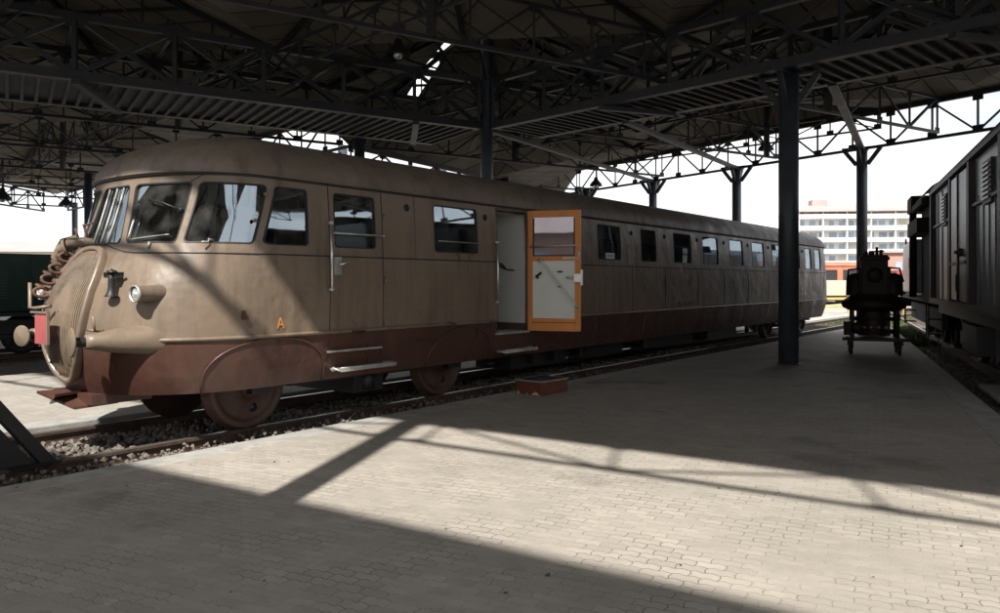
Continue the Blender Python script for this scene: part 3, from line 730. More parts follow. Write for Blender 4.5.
# grab bars across windows / hardware
def sbar(u0, u1, z, off, r, name, m, side=1, stand=True, z2=None):
    z2 = z if z2 is None else z2; a = surf(u0, z, side, off); b = surf(u1, z2, side, off); mb = MB(); mb.tube([a, b], r, 8)
    if stand:
        for u, zz in ((u0, z), (u1, z2)): mb.tube([surf(u, zz, side, -.01), surf(u, zz, side, off + r)], r * 1.1, 8)
    return mb.build(name, m, rc)
sx = lambda s: s - S0
sbar(sx(.66), sx(1.40), 2.145, .045, .012, 'window_bar', ALU)
sbar(sx(-.02), sx(.28), 2.26, -.06, .008, 'window_bar', ALU, stand=False)
sbar(sx(.585), sx(.585), 1.52, .075, .017, 'handrail', CHROME, z2=2.25)
sbar(sx(3.60), sx(3.60), 1.32, .07, .016, 'handrail', CHROME, z2=2.16)
sbar(sx(2.40), sx(3.20), 2.13, .03, .006, 'window_bar', ALU, stand=False)
# front cab door seams, handle, steps
mb = MB()
def seam(pts, r):
    mb = MB(); mb.tube(pts, r, 5); mb.build('panel_seam', RUBBER, rc)
for u in (sx(.62), sx(1.43)): seam([surf(u, z, 1, .001) for z in (.72, .85, 1.04, 1.5, 1.9, 2.3, 2.68)], .0055)
for s in (5.05, 7.75, 9.15, 10.75, 12.25, 13.8, 15.3, 16.9): seam([surf(sx(s), z, 1, .0) for z in (1.07, 1.5, 1.87)], .0045)
for s in (2.0, 5.4): seam([surf(sx(s), z, 1, -.001) for z in (1.9, 2.3, 2.68)], .004)
seam([surf(F_(44) + (F_(51) - F_(44)) * k / 4, 2.60 + .08 * k / 4, 1, .002) for k in range(5)], .004)
mb = MB(); p = surf(sx(.71), 1.78, 1, .012); mb.box(p, (.11, .03, .20)); mb.tube([p + V((.0, -.02, .02)), p + V((.02, -.07, .02)), p + V((.12, -.075, .06))], .014, 8); mb.build('door_handle', CHROME, rc)
mb = MB()
for z in (2.38, 1.62, 1.12): mb.tube([surf(sx(1.455), z - .03, 1, .02), surf(sx(1.455), z + .03, 1, .02)], .016, 8)
for z in (2.30, 1.72): mb.tube([surf(sx(5.48), z - .03, 1, .02), surf(sx(5.48), z + .03, 1, .02)], .014, 8)
p = surf(F_(79.5), 2.22, 1, .02); mb.lathe(p, (0, -1, 0), [(0, .02), (.03, .02), (.035, 0)], 10); p = surf(F_(85), 2.5, 1, .02); mb.lathe(p, (0, -1, 0), [(0, .02), (.03, .02), (.035, 0)], 10)
mb.build('hinges', BEIGE, rc)
def sill(u0, u1, z, name='door_step_bar'):
    mb = MB(); mb.add(*prism_bar(u0, u1, z)); return mb.build(name, ALU, rc)
mb = MB(); mb.bar(surf(sx(.60), .83, 1, .03), surf(sx(1.40), .83, 1, .03), .05, .022); mb.build('step_edge', ALU, rc)
def footstep(s0_, s1_, z):
    mb = MB(); a = surf(sx(s0_), z, 1, .0).y; rows = []
    y1 = a - .17; mb.tube([(s0_ + .1, a, z), (s0_ + .02, a - .08, z), (s0_ + .06, y1, z), (s1_ - .06, y1, z), (s1_ - .02, a - .08, z), (s1_ - .1, a, z)], .026, 8)
    mb.bb(s0_ + .05, s1_ - .05, a, y1, z - .012, z + .012); st = mb.build('footstep', ALU, rc)
    mb = MB()
    for s in (s0_ + .14, s1_ - .14): mb.bar((s, a + .03, z), (s, a - .03, z + .12), .04, .02)
    mb.build('step_bracket', REDB, st)
footstep(.66, 1.62, .62); footstep(3.72, 4.62, .60)
# access panels over the bogies
def arch(s0_, s1_, zb, zt, side=1):
    pts = []
    for k in range(25):
        t = pi * k / 24; s = (s0_ + s1_) / 2 - (s1_ - s0_) / 2 * cos(t); z = zb + (zt - zb) * sin(t) ** .8; pts.append(surf(sx(s) if s > S0 else max(-1, -math.acos(max(-1, min(1, 1))) + (s - S0) / 1.25 * .62), z, side, .008))
    return pts
mb = MB()
for a, b, zt in ((-.72, .62, 1.02), (2.3, 3.62, 1.0), (16.4, 17.8, 1.0)): mb = MB(); mb.tube(arch(a, b, .505, zt), .010, 5); mb.build('access_panel_edge', REDB, rc)
mb = MB()
for s in (13.05, 14.75): 
    for q in (0, 1): pass
    mb.add([surf(sx(s), .95, 1, .01), surf(sx(s + .12), .95, 1, .01), surf(sx(s + .02), .52, 1, .01), surf(sx(s - .10), .52, 1, .01)], [(0, 1, 2, 3)])
for s in (6.5, 8.3, 10.1, 11.6): mb.tube([surf(sx(s), z, 1, .004) for z in (.96, .75, .52)], .006, 5)
mb.build('skirt_strips', ALU if False else BEIGE, rc)
mb = MB(); mb.bar(surf(sx(2.05), .86, 1, .015), surf(sx(2.45), .86, 1, .015), .02, .012); mb.tube([surf(sx(1.0), 1.03, 1, .03), surf(sx(.92), 1.04, 1, .05), surf(sx(1.12), 1.035, 1, .03)], .012, 6); mb.tube([surf(sx(2.6), 1.07, 1, .02), surf(sx(2.72), 1.05, 1, .04)], .014, 6); mb.build('skirt_fittings', REDB, rc)
# little round vents between the windows
for s in (1.86, 3.42, 5.95, 7.75, 9.15, 10.75, 12.28, 13.83, 15.35, 17.0, 18.35): 
    mb = MB(); p = surf(sx(s), 2.50 if s > 3 else 2.52, 1, .0); mb.lathe(p + V((0, .01, 0)), (0, -1, 0), [(0, .045), (.02, .045), (.028, .03), (.015, .02), (.01, 0)], 12); mb.build('side_vent', BLACK, rc)
for s, z in ((18.9, 1.35), (19.0, 1.7)): pass
# interior
mb = MB(); mb.bb(-.7, S1 + .6, -1.22, 1.22, .80, .85); mb.build('cabin_floor', INTD, rc)
mb = MB(); mb.bb(-.4, S1 + .3, -1.15, 1.15, 2.62, 2.64); mb.build('cabin_ceiling', INTW, rc)
mb = MB()
for s, y0, y1 in ((1.62, -1.3, .35), (1.62, .95, 1.3), (5.0, -1.3, -.35), (5.0, .35, 1.3)): mb.bb(s, s + .04, y0, y1, .85, 2.62)
mb.build('partition', INTW, rc)
mb = MB(); mb.bb(4.49, 4.53, -1.30, .9, .98, 2.62); mb.build('vestibule_wall', WHITEP, rc)
mb = MB(); mb.bb(4.48, 4.54, -1.30, .9, .86, .975); mb.build('kick_board', INTD, rc)
mb = MB(); mb.tube([(4.46, -.75, 1.88), (4.45, -.85, 1.85), (4.46, -.98, 1.79), (4.45, -1.12, 1.78)], .012, 6); mb.tube([(4.45, -.72, 1.91), (4.46, -.88, 1.88), (4.46, -.95, 1.82)], .012, 6); mb.build('wall_hooks', BLACK, rc)
mb = MB()
for s in (5.8, 7.7, 9.3, 10.9, 12.4, 13.9, 15.4, 16.9):
    for y in (-1.2, .25): mb.bb(s, s + .12, y, y + .95, .85, 2.02); mb.bb(s - .4, s + .5, y, y + .95, .85, 1.25)
mb.build('seat_rows', SEATM, rc)
mb = MB(); mb.bb(-.85, -.45, -.85, .85, 1.3, 1.88); mb.bb(.1, .55, -.9, -.4, .85, 1.9); mb.bb(1.2, 1.55, -1.2, -.1, .85, 2.0); mb.bb(20.3, 21.1, -.9, .9, .86, 1.88); mb.build('driver_desk', INTD, rc)
mb = MB(); rows = []
for z in (2.0, 2.2, 2.4, 2.6): rows.append([V((.16 + .10 * k / 8 + (.03 if z < 2.3 else 0), -1.30 + .02 * (k % 2) + .01, z)) for k in range(9)])
mb.grid(rows); mb.build('curtain', CURT, rc)
mb = MB(); mb.bb(.255, .283, -1.335, -1.30, 2.0, 2.6); mb.build('window_post', WOOD, rc)
# doorway frame
mb = MB(); u0, u1 = DOOR
for u in (u0 + .012, u1 - .012): mb.tube([surf(u, z, 1, -.02) for z in (.88, 1.04, 1.5, 1.9, 2.3, 2.64)], .022, 6)
mb.tube([surf(u0, 2.645, 1, -.02), surf(u1, 2.645, 1, -.02)], .024, 6)
mb.bb(3.65, 3.67, -1.36, -.5, .87, 2.64)
mb.build('door_frame', INTD, rc)
mb = MB(); a = surf(u0 - .02, .86, 1, 0); mb.bb(3.66, 4.47, -1.40, -1.0, .845, .875); mb.build('door_sill', ALU, rc)
# open door leaf: hinged at far jamb, swung out past square
dl = bpy.data.objects.new('passenger_door', None); COL.objects.link(dl); dl.parent = rc; dl.location = (4.46, -1.385, 0); dl.rotation_euler = (0, 0, R(-90 + 21))
dl['label'] = 'open passenger door with orange wooden frame and white inner panel'
W0 = .80; z0, z1 = .87, 2.665; mb = MB()   # x along leaf, +y... inner face looks towards -x world side
y0, y1 = -.045, 0
mb.bb(0, .075, y0, y1, z0, z1); mb.bb(W0 - .085, W0, y0, y1, z0, z1); mb.bb(.075, W0 - .085, y0, y1, z1 - .10, z1); mb.bb(.075, W0 - .085, y0, y1, 1.915, 1.985); mb.bb(.075, W0 - .085, y0, y1, z0, z0 + .125); mb.bb(.075, W0 - .085, y0, y1, z0 + .130, z0 + .19)
mb.build('door_leaf_frame', WOOD, dl, bevel=.004)
mb = MB(); mb.bb(.075, W0 - .085, y0 + .012, y1 - .012, z0 + .19, 1.915); mb.build('inner_panel', WHITEP, dl)
mb = MB(); mb.bb(.0, W0, y1 + .002, y1 + .008, z0, 1.93); mb.bb(0, .075, y1 + .002, y1 + .008, 1.93, z1); mb.bb(W0 - .085, W0, y1 + .002, y1 + .008, 1.93, z1); mb.build('outer_skin', BEIGE, dl)
mb = MB(); mb.bb(.075, W0 - .085, y0 + .02, y0 + .026, 1.985, z1 - .10); mb.build('door_pane', GLASS, dl)
mb = MB(); mb.bb(.078, W0 - .088, y0 + .004, y0 + .018, 1.987, 2.003); mb.bb(.078, .094, y0 + .004, y0 + .018, 2.003, z1 - .11); mb.bb(W0 - .104, W0 - .088, y0 + .004, y0 + .018, 2.003, z1 - .11); mb.build('pane_gasket', RUBBER, dl)
mb = MB(); mb.tube([(.04, y0 - .035, 2.125), (W0 - .05, y0 - .035, 2.14)], .014, 8)
for x in (.04, W0 - .05): mb.tube([(x, y0, 2.13), (x, y0 - .035, 2.13)], .014, 8)
mb.bar((.20, y0 - .02, 1.92), (W0 - .05, y0 - .02, 1.25), .02, .028); mb.lathe((.20, y0, 1.92), (0, -1, 0), [(0, .03), (.04, .03), (.045, 0)], 10); mb.lathe((W0 - .05, y0, 1.25), (0, -1, 0), [(0, .028), (.04, .028), (.045, 0)], 10)
mb.bb(.53, W0 - .03, y0 - .02, y0 - .002, 1.94, 1.965); mb.bb(W0 - .03, W0 - .005, y0 - .03, y0 - .004, 1.97, 2.05); mb.build('grab_bar', ALU, dl)
mb = MB(); mb.bb(W0 - .09, W0 + .02, y0 - .05, y0 - .004, 1.60, 1.72); mb.bb(W0 + .005, W0 + .03, y0 - .03, y0 + .04, 1.55, 1.78); mb.tube([(W0 - .09, y0 - .04, 1.66), (W0 - .2, y0 - .05, 1.67)], .012, 6); mb.build('lock_case', CHROME, dl)
mb = MB(); mb.tube([(.16, y0 - .01, 1.66), (.14, y0 - .05, 1.68), (.22, y0 - .06, 1.74)], .018, 6); mb.build('inner_handle', BLACK, dl)
mb = MB(); mb.bb(.45, .53, y0 - .012, y0 + .008, 1.74, 1.765); mb.bb(.46, .53, y0 - .012, y0 + .008, 1.52, 1.54); mb.build('inner_handle', BLACK, dl)
# nose : grille shield
NW = .50
def nosep(wd, z, off):
    """point on the nose at lateral wd"""
    Wd = itp(z, *Wz); ph = math.asin(min(1, (abs(wd) / Wd) ** (PE / 2))); return surf(2 * ph / pi - 1, z, 1 if wd >= 0 else -1, off)
def shield_out(t, k):  # closed outline: elongated, slightly pointed bottom, round top
    zc, hz = 1.225, .735; a = 2 * pi * t; z = zc + hz * k_s(sin(a)) ; wd = NW * (1 - .12 * (sin(a) + 1) / 2) * cos(a) * (1 - .0 * sin(a))
    return wd * k, zc + (z - zc) * k
def k_s(x): return x
def se(a, e): c = cos(a); return math.copysign(abs(c) ** e, c)
NW = .43
def outl(t, k):
    a = 2 * pi * t; sa, ca = sin(a), cos(a); up = sa >= 0
    return NW * k * se(a, .72 if up else 1.0) * (1 if up else 1 - .10 * abs(sa)), 1.30 + (.655 if up else .70) * k * se(a - pi / 2, .9)
nseg = 48
def ringp(k, off): return [nosep(*outl(t / nseg, k), off) for t in range(nseg)]
def loft(mb, rings, m=0, close=True):
    n = len(rings[0])
    for A, B in zip(rings[:-1], rings[1:]): mb.add(A + B, [(i, (i + 1) % n, n + (i + 1) % n, n + i) for i in range(n)], m, True)
mb = MB(); loft(mb, [ringp(1.0, -.01), ringp(1.0, .055), ringp(.98, .075), ringp(.93, .075), ringp(.91, .06), ringp(.91, .035)]); sh = mb.build('grille_surround', BEIGE, rc)
mb = MB(); loft(mb, [ringp(.915, .045), ringp(.6, .055), ringp(.3, .06), ringp(.02, .06)]); mb.build('radiator_grille', GRILLE, sh)
mb = MB()
for k in range(-12, 13):
    wd = k * .030; pts = []
    for q in range(27):
        z = .64 + 1.28 * q / 26; dz = (z - 1.30) / (.655 if z > 1.30 else .70) / .9
        lim = NW * .9 * max(0, 1 - abs(dz) ** (2.6 if z > 1.3 else 2.0)) ** (.36 if z > 1.3 else .5)
        if abs(wd) < lim: pts.append(nosep(wd, z, .058))
    if len(pts) > 2: mb.tube(pts, .0035, 4)
mb.build('grille_bars', BEIGE, sh)
# pink plate & bracket
mb = MB(); c = nosep(-.03, 1.13, .15); mb.box(c + V((-.02, .0, 0)), (.03, .26, .30)); mb.build('red_end_plate', PINK, rc)
mb = MB(); mb.bar(c + V((-.04, -.17, -.15)), c + V((-.04, -.17, .18)), .02); mb.bar(c + V((-.04, -.17, .16)), c + V((-.04, .2, .16)), .02); mb.tube([c + V((-.02, .28, .45)), c + V((-.02, .28, .20)), c + V((-.02, .12, .20)), c + V((.06, .0, .22))], .018, 8); mb.build('plate_bracket', BEIGE, rc)
# buffers
for y in (-.79, .56):
    mb = MB(); base = V((-.78, -1.0 if y < 0 else .85, 1.05)); tipb = V((-1.80 if y < 0 else -1.70, y, 1.05)); d = (tipb - base); ln = d.length
    mb.lathe(base, d, [(-.02, .21), (0.0, .21), (.03, .185), (ln * .35, .165), (ln * .7, .115), (ln - .12, .075), (ln - .06, .068), (ln - .055, .0)], 28); b = mb.build('buffer', BEIGE, rc)
    mb = MB(); mb.lathe(base, d, [(ln - .08, .045), (ln + .04, .045)], 16); mb.build('buffer_rod', BLACK, b)
    mb = MB(); rd = 1 if y < 0 else .8; mb.lathe(base, d, [(h_, r_ * rd) for h_, r_ in [(ln + .035, .0), (ln + .035, .10), (ln + .045, .135), (ln + .058, .137), (ln + .066, .125), (ln + .075, .0)]], 28); mb.build('buffer_disc', GRILLE, b)
# headlights, horn, hoses
for side in (1, -1):
    mb = MB(); base = surf(F_(44), 1.51, side, -.06); d = V((-1, -.10 * side * 1, -.02)); mb.lathe(base, d, [(0, .088), (.08, .082), (.22, .076), (.25, .080), (.27, .083), (.282, .076), (.272, .066)], 24); h = mb.build('headlight', BEIGE, rc)
    mb = MB(); mb.lathe(base, d, [(.262, .066), (.278, .04), (.282, 0)], 24); mb.build('lens', LAMPG, h)
    mb = MB(); mb.lathe(base, d, [(.262, .081), (.286, .083), (.292, .073), (.27, .067)], 24); mb.build('lamp_rim', ALU, h)
mb = MB(); p = nosep(.60, 1.60, .0)
mb.lathe(p + V((-.08, -.09, .02)), (0, 0, -1), [(-.08, 0), (-.075, .028), (0, .03), (.07, .032), (.12, .04), (.15, .058), (.16, .068), (.155, .048), (.10, 0)], 20)
mb.box(p + V((-.04, -.05, .06)), (.13, .12, .04), R(35)); mb.lathe(p + V((-.08, -.10, .09)), (0, 0, 1), [(0, .048), (.018, .048), (.025, .018), (.04, .0)], 14); mb.tube([p + V((-.13, -.04, .08)), p + V((.02, -.13, .08))], .016, 8); mb.build('horn', BLACK, rc)
mb = MB()
p = nosep(.62, 1.12, 0); mb.tube([p, p + V((-.10, -.05, .02)), p + V((-.12, -.06, .16))], .014, 6); mb.tube([p + V((-.1, -.05, .02)), p + V((-.12, .06, .03))], .014, 6); mb.build('lamp_iron', BEIGE, rc)
p = surf(F_(78), 1.27, 1, 0); mb = MB(); mb.box(p + V((0, -.02, 0)), (.03, .03, .09)); mb.box(p + V((.02, -.03, -.03)), (.05, .03, .03)); mb.build('lamp_bracket', REDB, rc)
# draw gear: coiled hoses and chain couplings hanging left of the grille
mb = MB()
for k in range(4):
    z = 1.80 - .115 * k; y = .34 + .02 * k; c = nosep(-y, z, .10 + .01 * k)
    ring = [c + V((-.08 * cos(a), .02 * sin(a), .048 * sin(a))) for a in [2 * pi * q / 12 for q in range(13)]]; mb.tube(ring, .018, 6, cap=False)
    ring = [c + V((-.06 * cos(a) + .04, .055 * sin(a) + .07, .03 * sin(a + 1) + .05)) for a in [2 * pi * q / 12 for q in range(13)]]; mb.tube(ring, .017, 6, cap=False)
    mb.tube([c + V((.03, 0, 0)), nosep(-y, z, 0)], .022, 6)
mb.build('coupling_chain', RUST, rc)
mb = MB(); c = nosep(-.36, 1.97, .06)
mb.tube([c + V((.10, -.10, .02)), c + V((.02, -.05, .03)), c + V((-.08, .03, .02)), c + V((-.13, .09, -.03)), c + V((-.13, .14, -.12)), c + V((-.09, .15, -.2))], [.05, .055, .05, .05, .045, .04], 12)
mb.tube([c + V((.0, .05, .0)), c + V((-.1, .16, -.06)), c + V((-.12, .2, -.2)), c + V((-.02, .2, -.32))], .04, 10); mb.tube([c + V((.1, .25, .08)), c + V((-.02, .3, .04)), c + V((-.1, .3, -.12)), c + V((-.03, .28, -.3))], .05, 10)
mb.lathe(c + V((-.10, .02, -.02)), (-.6, .6, -.3), [(0, .09), (.03, .09), (.04, .05), (.10, .05)], 14); mb.build('coupling_hose', BEIGE, rc)
mb = MB(); mb.tube([c + V((.1, -.02, .02)), c + V((.02, -.06, .22))], .014, 6); mb.tube([c + V((.06, .1, .02)), c + V((.0, .08, .18))], .012, 6); mb.tube([c + V((.02, -.06, .2)), c + V((.10, -.1, .24))], .012, 6)
mb.build('hose_valve', RUST, rc)
# rail guard under the nose
mb = MB()
for sg in (1, -1):
    q = [V((-1.75, .2 * sg, .52)), V((-1.45, .1 * sg, .52)), V((-1.25, -.42 * sg, .42)), V((-1.6, -.27 * sg, .385))]; mb.prism(q, (0, 0, -.025))
mb.bb(-1.5, -.9, -.42, .42, .40, .50)
mb.build('rail_guard', REDB, rc)
mb = MB(); mb.bb(-.6, S1 + .6, -1.02, 1.02, .50, .62); mb.build('underframe', BLACK, rc)
mb = MB()
for a, b, y in ((4.6, 6.2, -.95), (6.8, 8.2, -.95), (9.2, 11.6, -.9), (12.2, 14.2, -.95)): mb.bb(a, b, y, y + .7, .24, .46)
for s in (5, 5.6, 6.4, 8.8, 12, 14.6): mb.bb(s, s + .12, -1.1, -1.02, .30, .5)
mb.tube([(4.4, -.6, .32), (15, -.6, .32)], .05, 8); mb.build('underfloor_boxes', BLACK, rc)
# wheels
def wheelset(s):
    for y in (-.72, .72):
        sg = -1 if y < 0 else 1; ax = V((0, sg, 0)); r = .471
        mb = MB(); mb.lathe((s, y - sg * .07, r), ax, [(0, r + .028), (.03, r + .028), (.035, r), (.13, r - .004), (.138, r - .02), (.138, r - .075), (.10, r - .085), (.085, r - .13), (.10, .20), (.135, .14), (.16, .13), (.20, .12), (.215, .09), (.215, 0)], 40)
        mb.lathe((s, y - sg * .07, r), ax, [(0, r + .028), (0, 0)], 40); wl = mb.build('wheel', WHEELM, rc)
        mb = MB()
        for k in range(2): t_ = 1.9 + k * pi; mb.lathe((s + cos(t_) * .27, y + sg * .015, r + sin(t_) * .27), ax, [(0, .05), (.012, .05), (.013, .0)], 12)
        mb.build('wheel_hole', BLACK, wl)
    mb = MB(); mb.tube([(s, -.7, .471), (s, .7, .471)], .08, 12); mb.build('axle', STEEL, rc)
for s in (0, 3.15, 17.1, 20.3): wheelset(s)
for s in (1.57, 18.7):
    mb = MB()
    for y in (-.97, .97):
        sg = -1 if y < 0 else 1; mb.bb(s - 1.2, s + 1.2, y - .05, y + .05, .44, .60)
        for q in (-1.57, 1.6): mb.bb(s + q - .12, s + q + .12, y - .05, y + .05, .40, .60)
        mb.tube([(s, y, .28), (s, y, .5)], .10, 10)
    mb.bb(s - .25, s + .25, -1.0, 1.0, .25, .50); mb.build('bogie_frame', BLACK, rc)
# lettering
def letters(txt, size, mtl, loc, rot, parent, name, ext=.001):
    cu = bpy.data.curves.new(name, 'FONT'); cu.body = txt; cu.size = size; cu.extrude = ext; cu.align_x = 'CENTER'; tmp = bpy.data.objects.new(name, cu); COL.objects.link(tmp)
    bpy.context.view_layer.update(); me = bpy.data.meshes.new_from_object(tmp.evaluated_get(bpy.context.evaluated_depsgraph_get())); bpy.data.objects.remove(tmp)
    o = bpy.data.objects.new(name, me); COL.objects.link(o); me.materials.clear(); me.materials.append(mtl); o.location = loc; o.rotation_euler = rot; o.parent = parent; return o
p = surf(0.06, 1.125, 1, .006); lo = letters('A', .17, ORANGE_L, (p.x, p.y, 1.115), (R(90), 0, 0), rc, 'letter_mark', .002); lo.scale = (.8, 1, 1)
p = surf(sx(10.0), 1.14, 1, .006); letters('ALn 56.1903', .15, FADED_L, (p.x + .1, p.y, 1.10), (R(90), 0, 0), rc, 'fleet_number')
p = surf(sx(6.95), 2.05, 1, -.008); mb = MB(); mb.box((p.x, p.y, 2.06), (.30, .004, .10)); nt_ = mb.build('paper_notice', WHITEP, rc)
mb = MB()
for k in range(5): mb.box((p.x - .10 + k * .05, p.y - .003, 2.06), (.032, .003, .05))
mb.build('notice_text', HOTELS, nt_)
# wipers
mb = MB(); a = surf(F_(19), 2.42, 1, .05); b = surf(F_(41), 2.31, 1, .03); mb.tube([surf(F_(24), 2.42, 1, .03), surf(F_(33), 2.37, 1, .05), b], .010, 6); mb.tube([b, surf(F_(42.5), 2.31, 1, -.01)], .02, 8); mb.build('wiper', BLACK, rc)
mb = MB(); mb.tube([surf(F_(19 + 2.2 * k), 2.02 + .005 * k, 1, .015) for k in range(10)], .007, 6); mb.tube([surf(F_(17.5), 2.02 + .05 * k, 1, .015) for k in range(5)], .009, 6)
mb.build('wiper_rail', ALU, rc); mb = MB(); mb.tube([surf(F_(30), 1.93, 1, .02), surf(F_(30), 1.99, 1, .02)], .015, 6); p = surf(F_(58), 1.99, 1, .03); mb.tube([p + V((-.07, 0, 0)), p, p + V((0, 0, .03)), p + V((.06, .0, .02))], .009, 6); mb.build('window_fittings', ALU, rc)
mb = MB()
for u in (F_(0.01), F_(4), ): mb.tube([surf(u, z, 1, -.008) for z in (2.0, 2.2, 2.4, 2.58)], .010, 6)
mb.tube([surf(F_(5), z, -1, -.008) for z in (2.0, 2.2, 2.4, 2.58)], .010, 6); mb.build('windscreen_bars', ALU, rc)

# ================================================================ STEP BOX by the railcar
sbx = thing('step_box', 'low red brown wooden step box with metal rimmed dark top on the paving', 'step box', (.575, 10.9, 0), math.atan2(.47, .41))
mb = MB(); mb.bb(0, .63, 0, .47, .004, .185); mb.build('box_side', REDBOX, sbx, bevel=.004)
mb = MB(); mb.bb(-.01, .64, -.01, .0, .186, .204); mb.bb(-.01, .64, .47, .48, .186, .204); mb.bb(-.01, 0, 0, .47, .186, .204); mb.bb(.63, .64, 0, .47, .186, .204); mb.build('metal_rim', ALU, sbx)
mb = MB(); mb.bb(0, .63, 0, .47, .186, .200); mb.build('tread', BOXTOP, sbx)
mb = MB()
for (y, h, ww) in ((.40, .03, .03), (.42, .05, .02), (.25, .025, .02), (.13, .03, .06), (.10, .06, .02), (.07, .045, .03), (.03, .02, .02)): mb.add([(-.002, y - ww / 2, .004), (-.002, y + ww / 2, .004), (-.002, y + ww * .35, h * .7), (-.002, y, h), (-.002, y - ww * .4, h * .5)], [(0, 1, 2, 3, 4)])
mb.build('paint_chips', CHIP, sbx)

# ================================================================ BUFFER STOP at left
bs = thing('buffer_stop', 'black bent rail buffer stop at the end of the track, lower left corner', 'buffer stop')
mb = MB()
for nn in (-7.38, -8.88):
    a = tn(-2.03, nn, -.02); b = tn(-2.50, nn, .60); c = tn(-3.1, nn, 1.05); mb.bar(a, b, .11, .10); mb.bar(b, c, .11, .10); mb.bar(c, tn(-4.1, nn, -.1), .1, .1)
mb.build('bent_rail', BLACK, bs)
mb = MB(); mb.bar(tn(-3.15, -6.9, 1.05), tn(-3.15, -9.4, 1.05), .16, .28); mb.build('cross_beam', BLACK, bs)
mb = MB()
for nn in (-7.38, -8.88):
    mb.prism([tn(-2.15, nn - .02, 0), tn(-2.6, nn - .02, .58), tn(-3.9, nn - .02, .0)], N.to_3d() * .03)
mb.prism([tn(-1.95, -7.30, .005), tn(-2.35, -7.2, .005), tn(-2.5, -7.9, .005), tn(-2.1, -7.75, .005)], (0, 0, .01)); mb.build('gusset_plate', BLACK, bs)

# ================================================================ GREEN LOCO left
gl = thing('green_locomotive', 'small dark green locomotive with louvred hood behind the railcar nose at left', 'locomotive', tuple(tn(1.6, -20.2, 0)), TRZ)
mb = MB(); mb.bb(-4.2, 4.2, -.95, .95, .93, 2.24); mb.build('hood', GREENL, gl, bevel=.03)
mb = MB(); mb.bb(-4.4, 4.4, -1.22, 1.22, .84, .92); mb.build('running_board', STEEL, gl)
mb = MB()
for s in (-3.3, -1.6, .1, 1.8, 3.3):
    mb.bb(s - .42, s + .42, -.985, -.952, 1.15, 2.0)
for s in (-2.45, -.75, .95, 2.55): mb.bb(s - .03, s + .03, -.97, -.952, .95, 2.2)
lo_ = mb.build('hood_door', GREENL, gl)
mb = MB()
for s in (-3.3, -1.6, .1, 1.8, 3.3):
    for k in range(11): mb.box((s, -1.0, 1.24 + k * .065), (.62, .04, .03))
mb.build('louvre', LOUV, gl)
for s in (-3, -1.2, .8, 2.6):
    mb = MB(); mb.lathe((s, -.8, .42), (0, -1, 0), [(-.05, .45), (0, .45), (.01, .42), (.05, .42), (.055, .36), (.03, .34), (.03, .12), (.08, .1), (.08, 0)], 24)
    for k in range(8): a = k * pi / 4; mb.bar((s + .1 * cos(a), -.845, .42 + .1 * sin(a)), (s + .36 * cos(a), -.845, .42 + .36 * sin(a)), .05, .02)
    mb.build('wheel', STEEL, gl)
mb = MB(); mb.bb(-3.9, 3.9, -1.05, -.98, .45, .75); mb.bb(-1.2, .9, -1.12, -1.06, .35, .43)
for s in (-3.8, -2.1, -.2, 1.7, 3.7): mb.bb(s, s + .05, -1.2, -1.1, .1, .84)
mb.build('side_frame', STEEL, gl)
bc = thing('blue_bin', 'dark blue metal box on the far platform edge at left', 'box', tuple(tn(-5.55, -14.9, 0)), TRZ)
mb = MB(); mb.bb(-.9, .9, -.3, .5, 0, .42); mb.build('box_body', BLUEB, bc, bevel=.02); mb = MB(); mb.bb(-.93, .93, -.33, .53, .42, .46); mb.build('box_lid', BLUEB, bc)

# ================================================================ MACHINE on trolley
tx = at(874, 300, 17.4); mc = thing('machine_trolley', 'black steam pump machine with flanged dome standing on a four wheeled cart', 'machine', (tx.x, tx.y, 0), R(-22))
mb = MB(); mb.bb(-.56, .56, -.42, .42, .30, .37)
for x in (-.5, .5): mb.bb(x - .035, x + .035, -.62, .62, .24, .30)
mb.bb(-.66, .66, -.50, -.44, .31, .38); mb.build('cart_deck', GREASY, mc)
for x in (-.48, .48):
    for y in (-.34, .34):
        mb = MB(); mb.lathe((x - .03, y, .14), (1, 0, 0), [(0, 0), (0, .14), (.06, .14), (.06, 0)], 18); mb.bb(x - .05, x + .05, y - .02, y + .02, .14, .30); mb.build('cart_wheel', GREASY, mc)
mb = MB()
for x in (-.45, .45):
    for y in (-.3, .3): mb.bb(x - .04, x + .04, y - .04, y + .04, .37, .98)
for z in (.50, .78): mb.tube([(-.45, -.31, z), (.45, -.31, z)], .035, 8); mb.tube([(-.45, .31, z), (.45, .31, z)], .035, 8)
mb.lathe((0, 0, .40), (0, 0, 1), [(0, .33), (.55, .33)], 20); mb.lathe((-.36, -.30, .58), (0, -1, 0), [(0, .13), (.12, .13), (.13, 0)], 16)
mb.bb(-.62, -.46, -.3, .1, .42, .72); mb.tube([(.40, -.36, .4), (.46, -.36, .9)], .05, 8); mb.build('machine_frame', GREASY, mc)
mb = MB()
for k in range(4): mb.lathe((-.22 + k * .15, -.34, .60), (0, -1, 0), [(-.05, .045), (.04, .045), (.05, .02), (.05, 0)], 12)
mb.build('valve_caps', BRASSY, mc)
mb = MB(); mb.lathe((0, 0, 1.10), (0, 0, 1), [(-.16, .30), (-.13, .52), (-.07, .64), (0, .67), (.07, .66), (.13, .58), (.20, .48), (.24, .46)], 32); mb.build('flanged_dome', GREASY, mc)
mb = MB()
for x in (-.38, .38): mb.lathe((x, -.08, 1.30), (0, 0, 1), [(0, .20), (.38, .19), (.42, .15), (.46, .14), (.50, .05)], 18)
mb.lathe((0, .25, 1.30), (0, 0, 1), [(0, .25), (.45, .25)], 18); mb.build('side_cylinder', GREASY, mc)
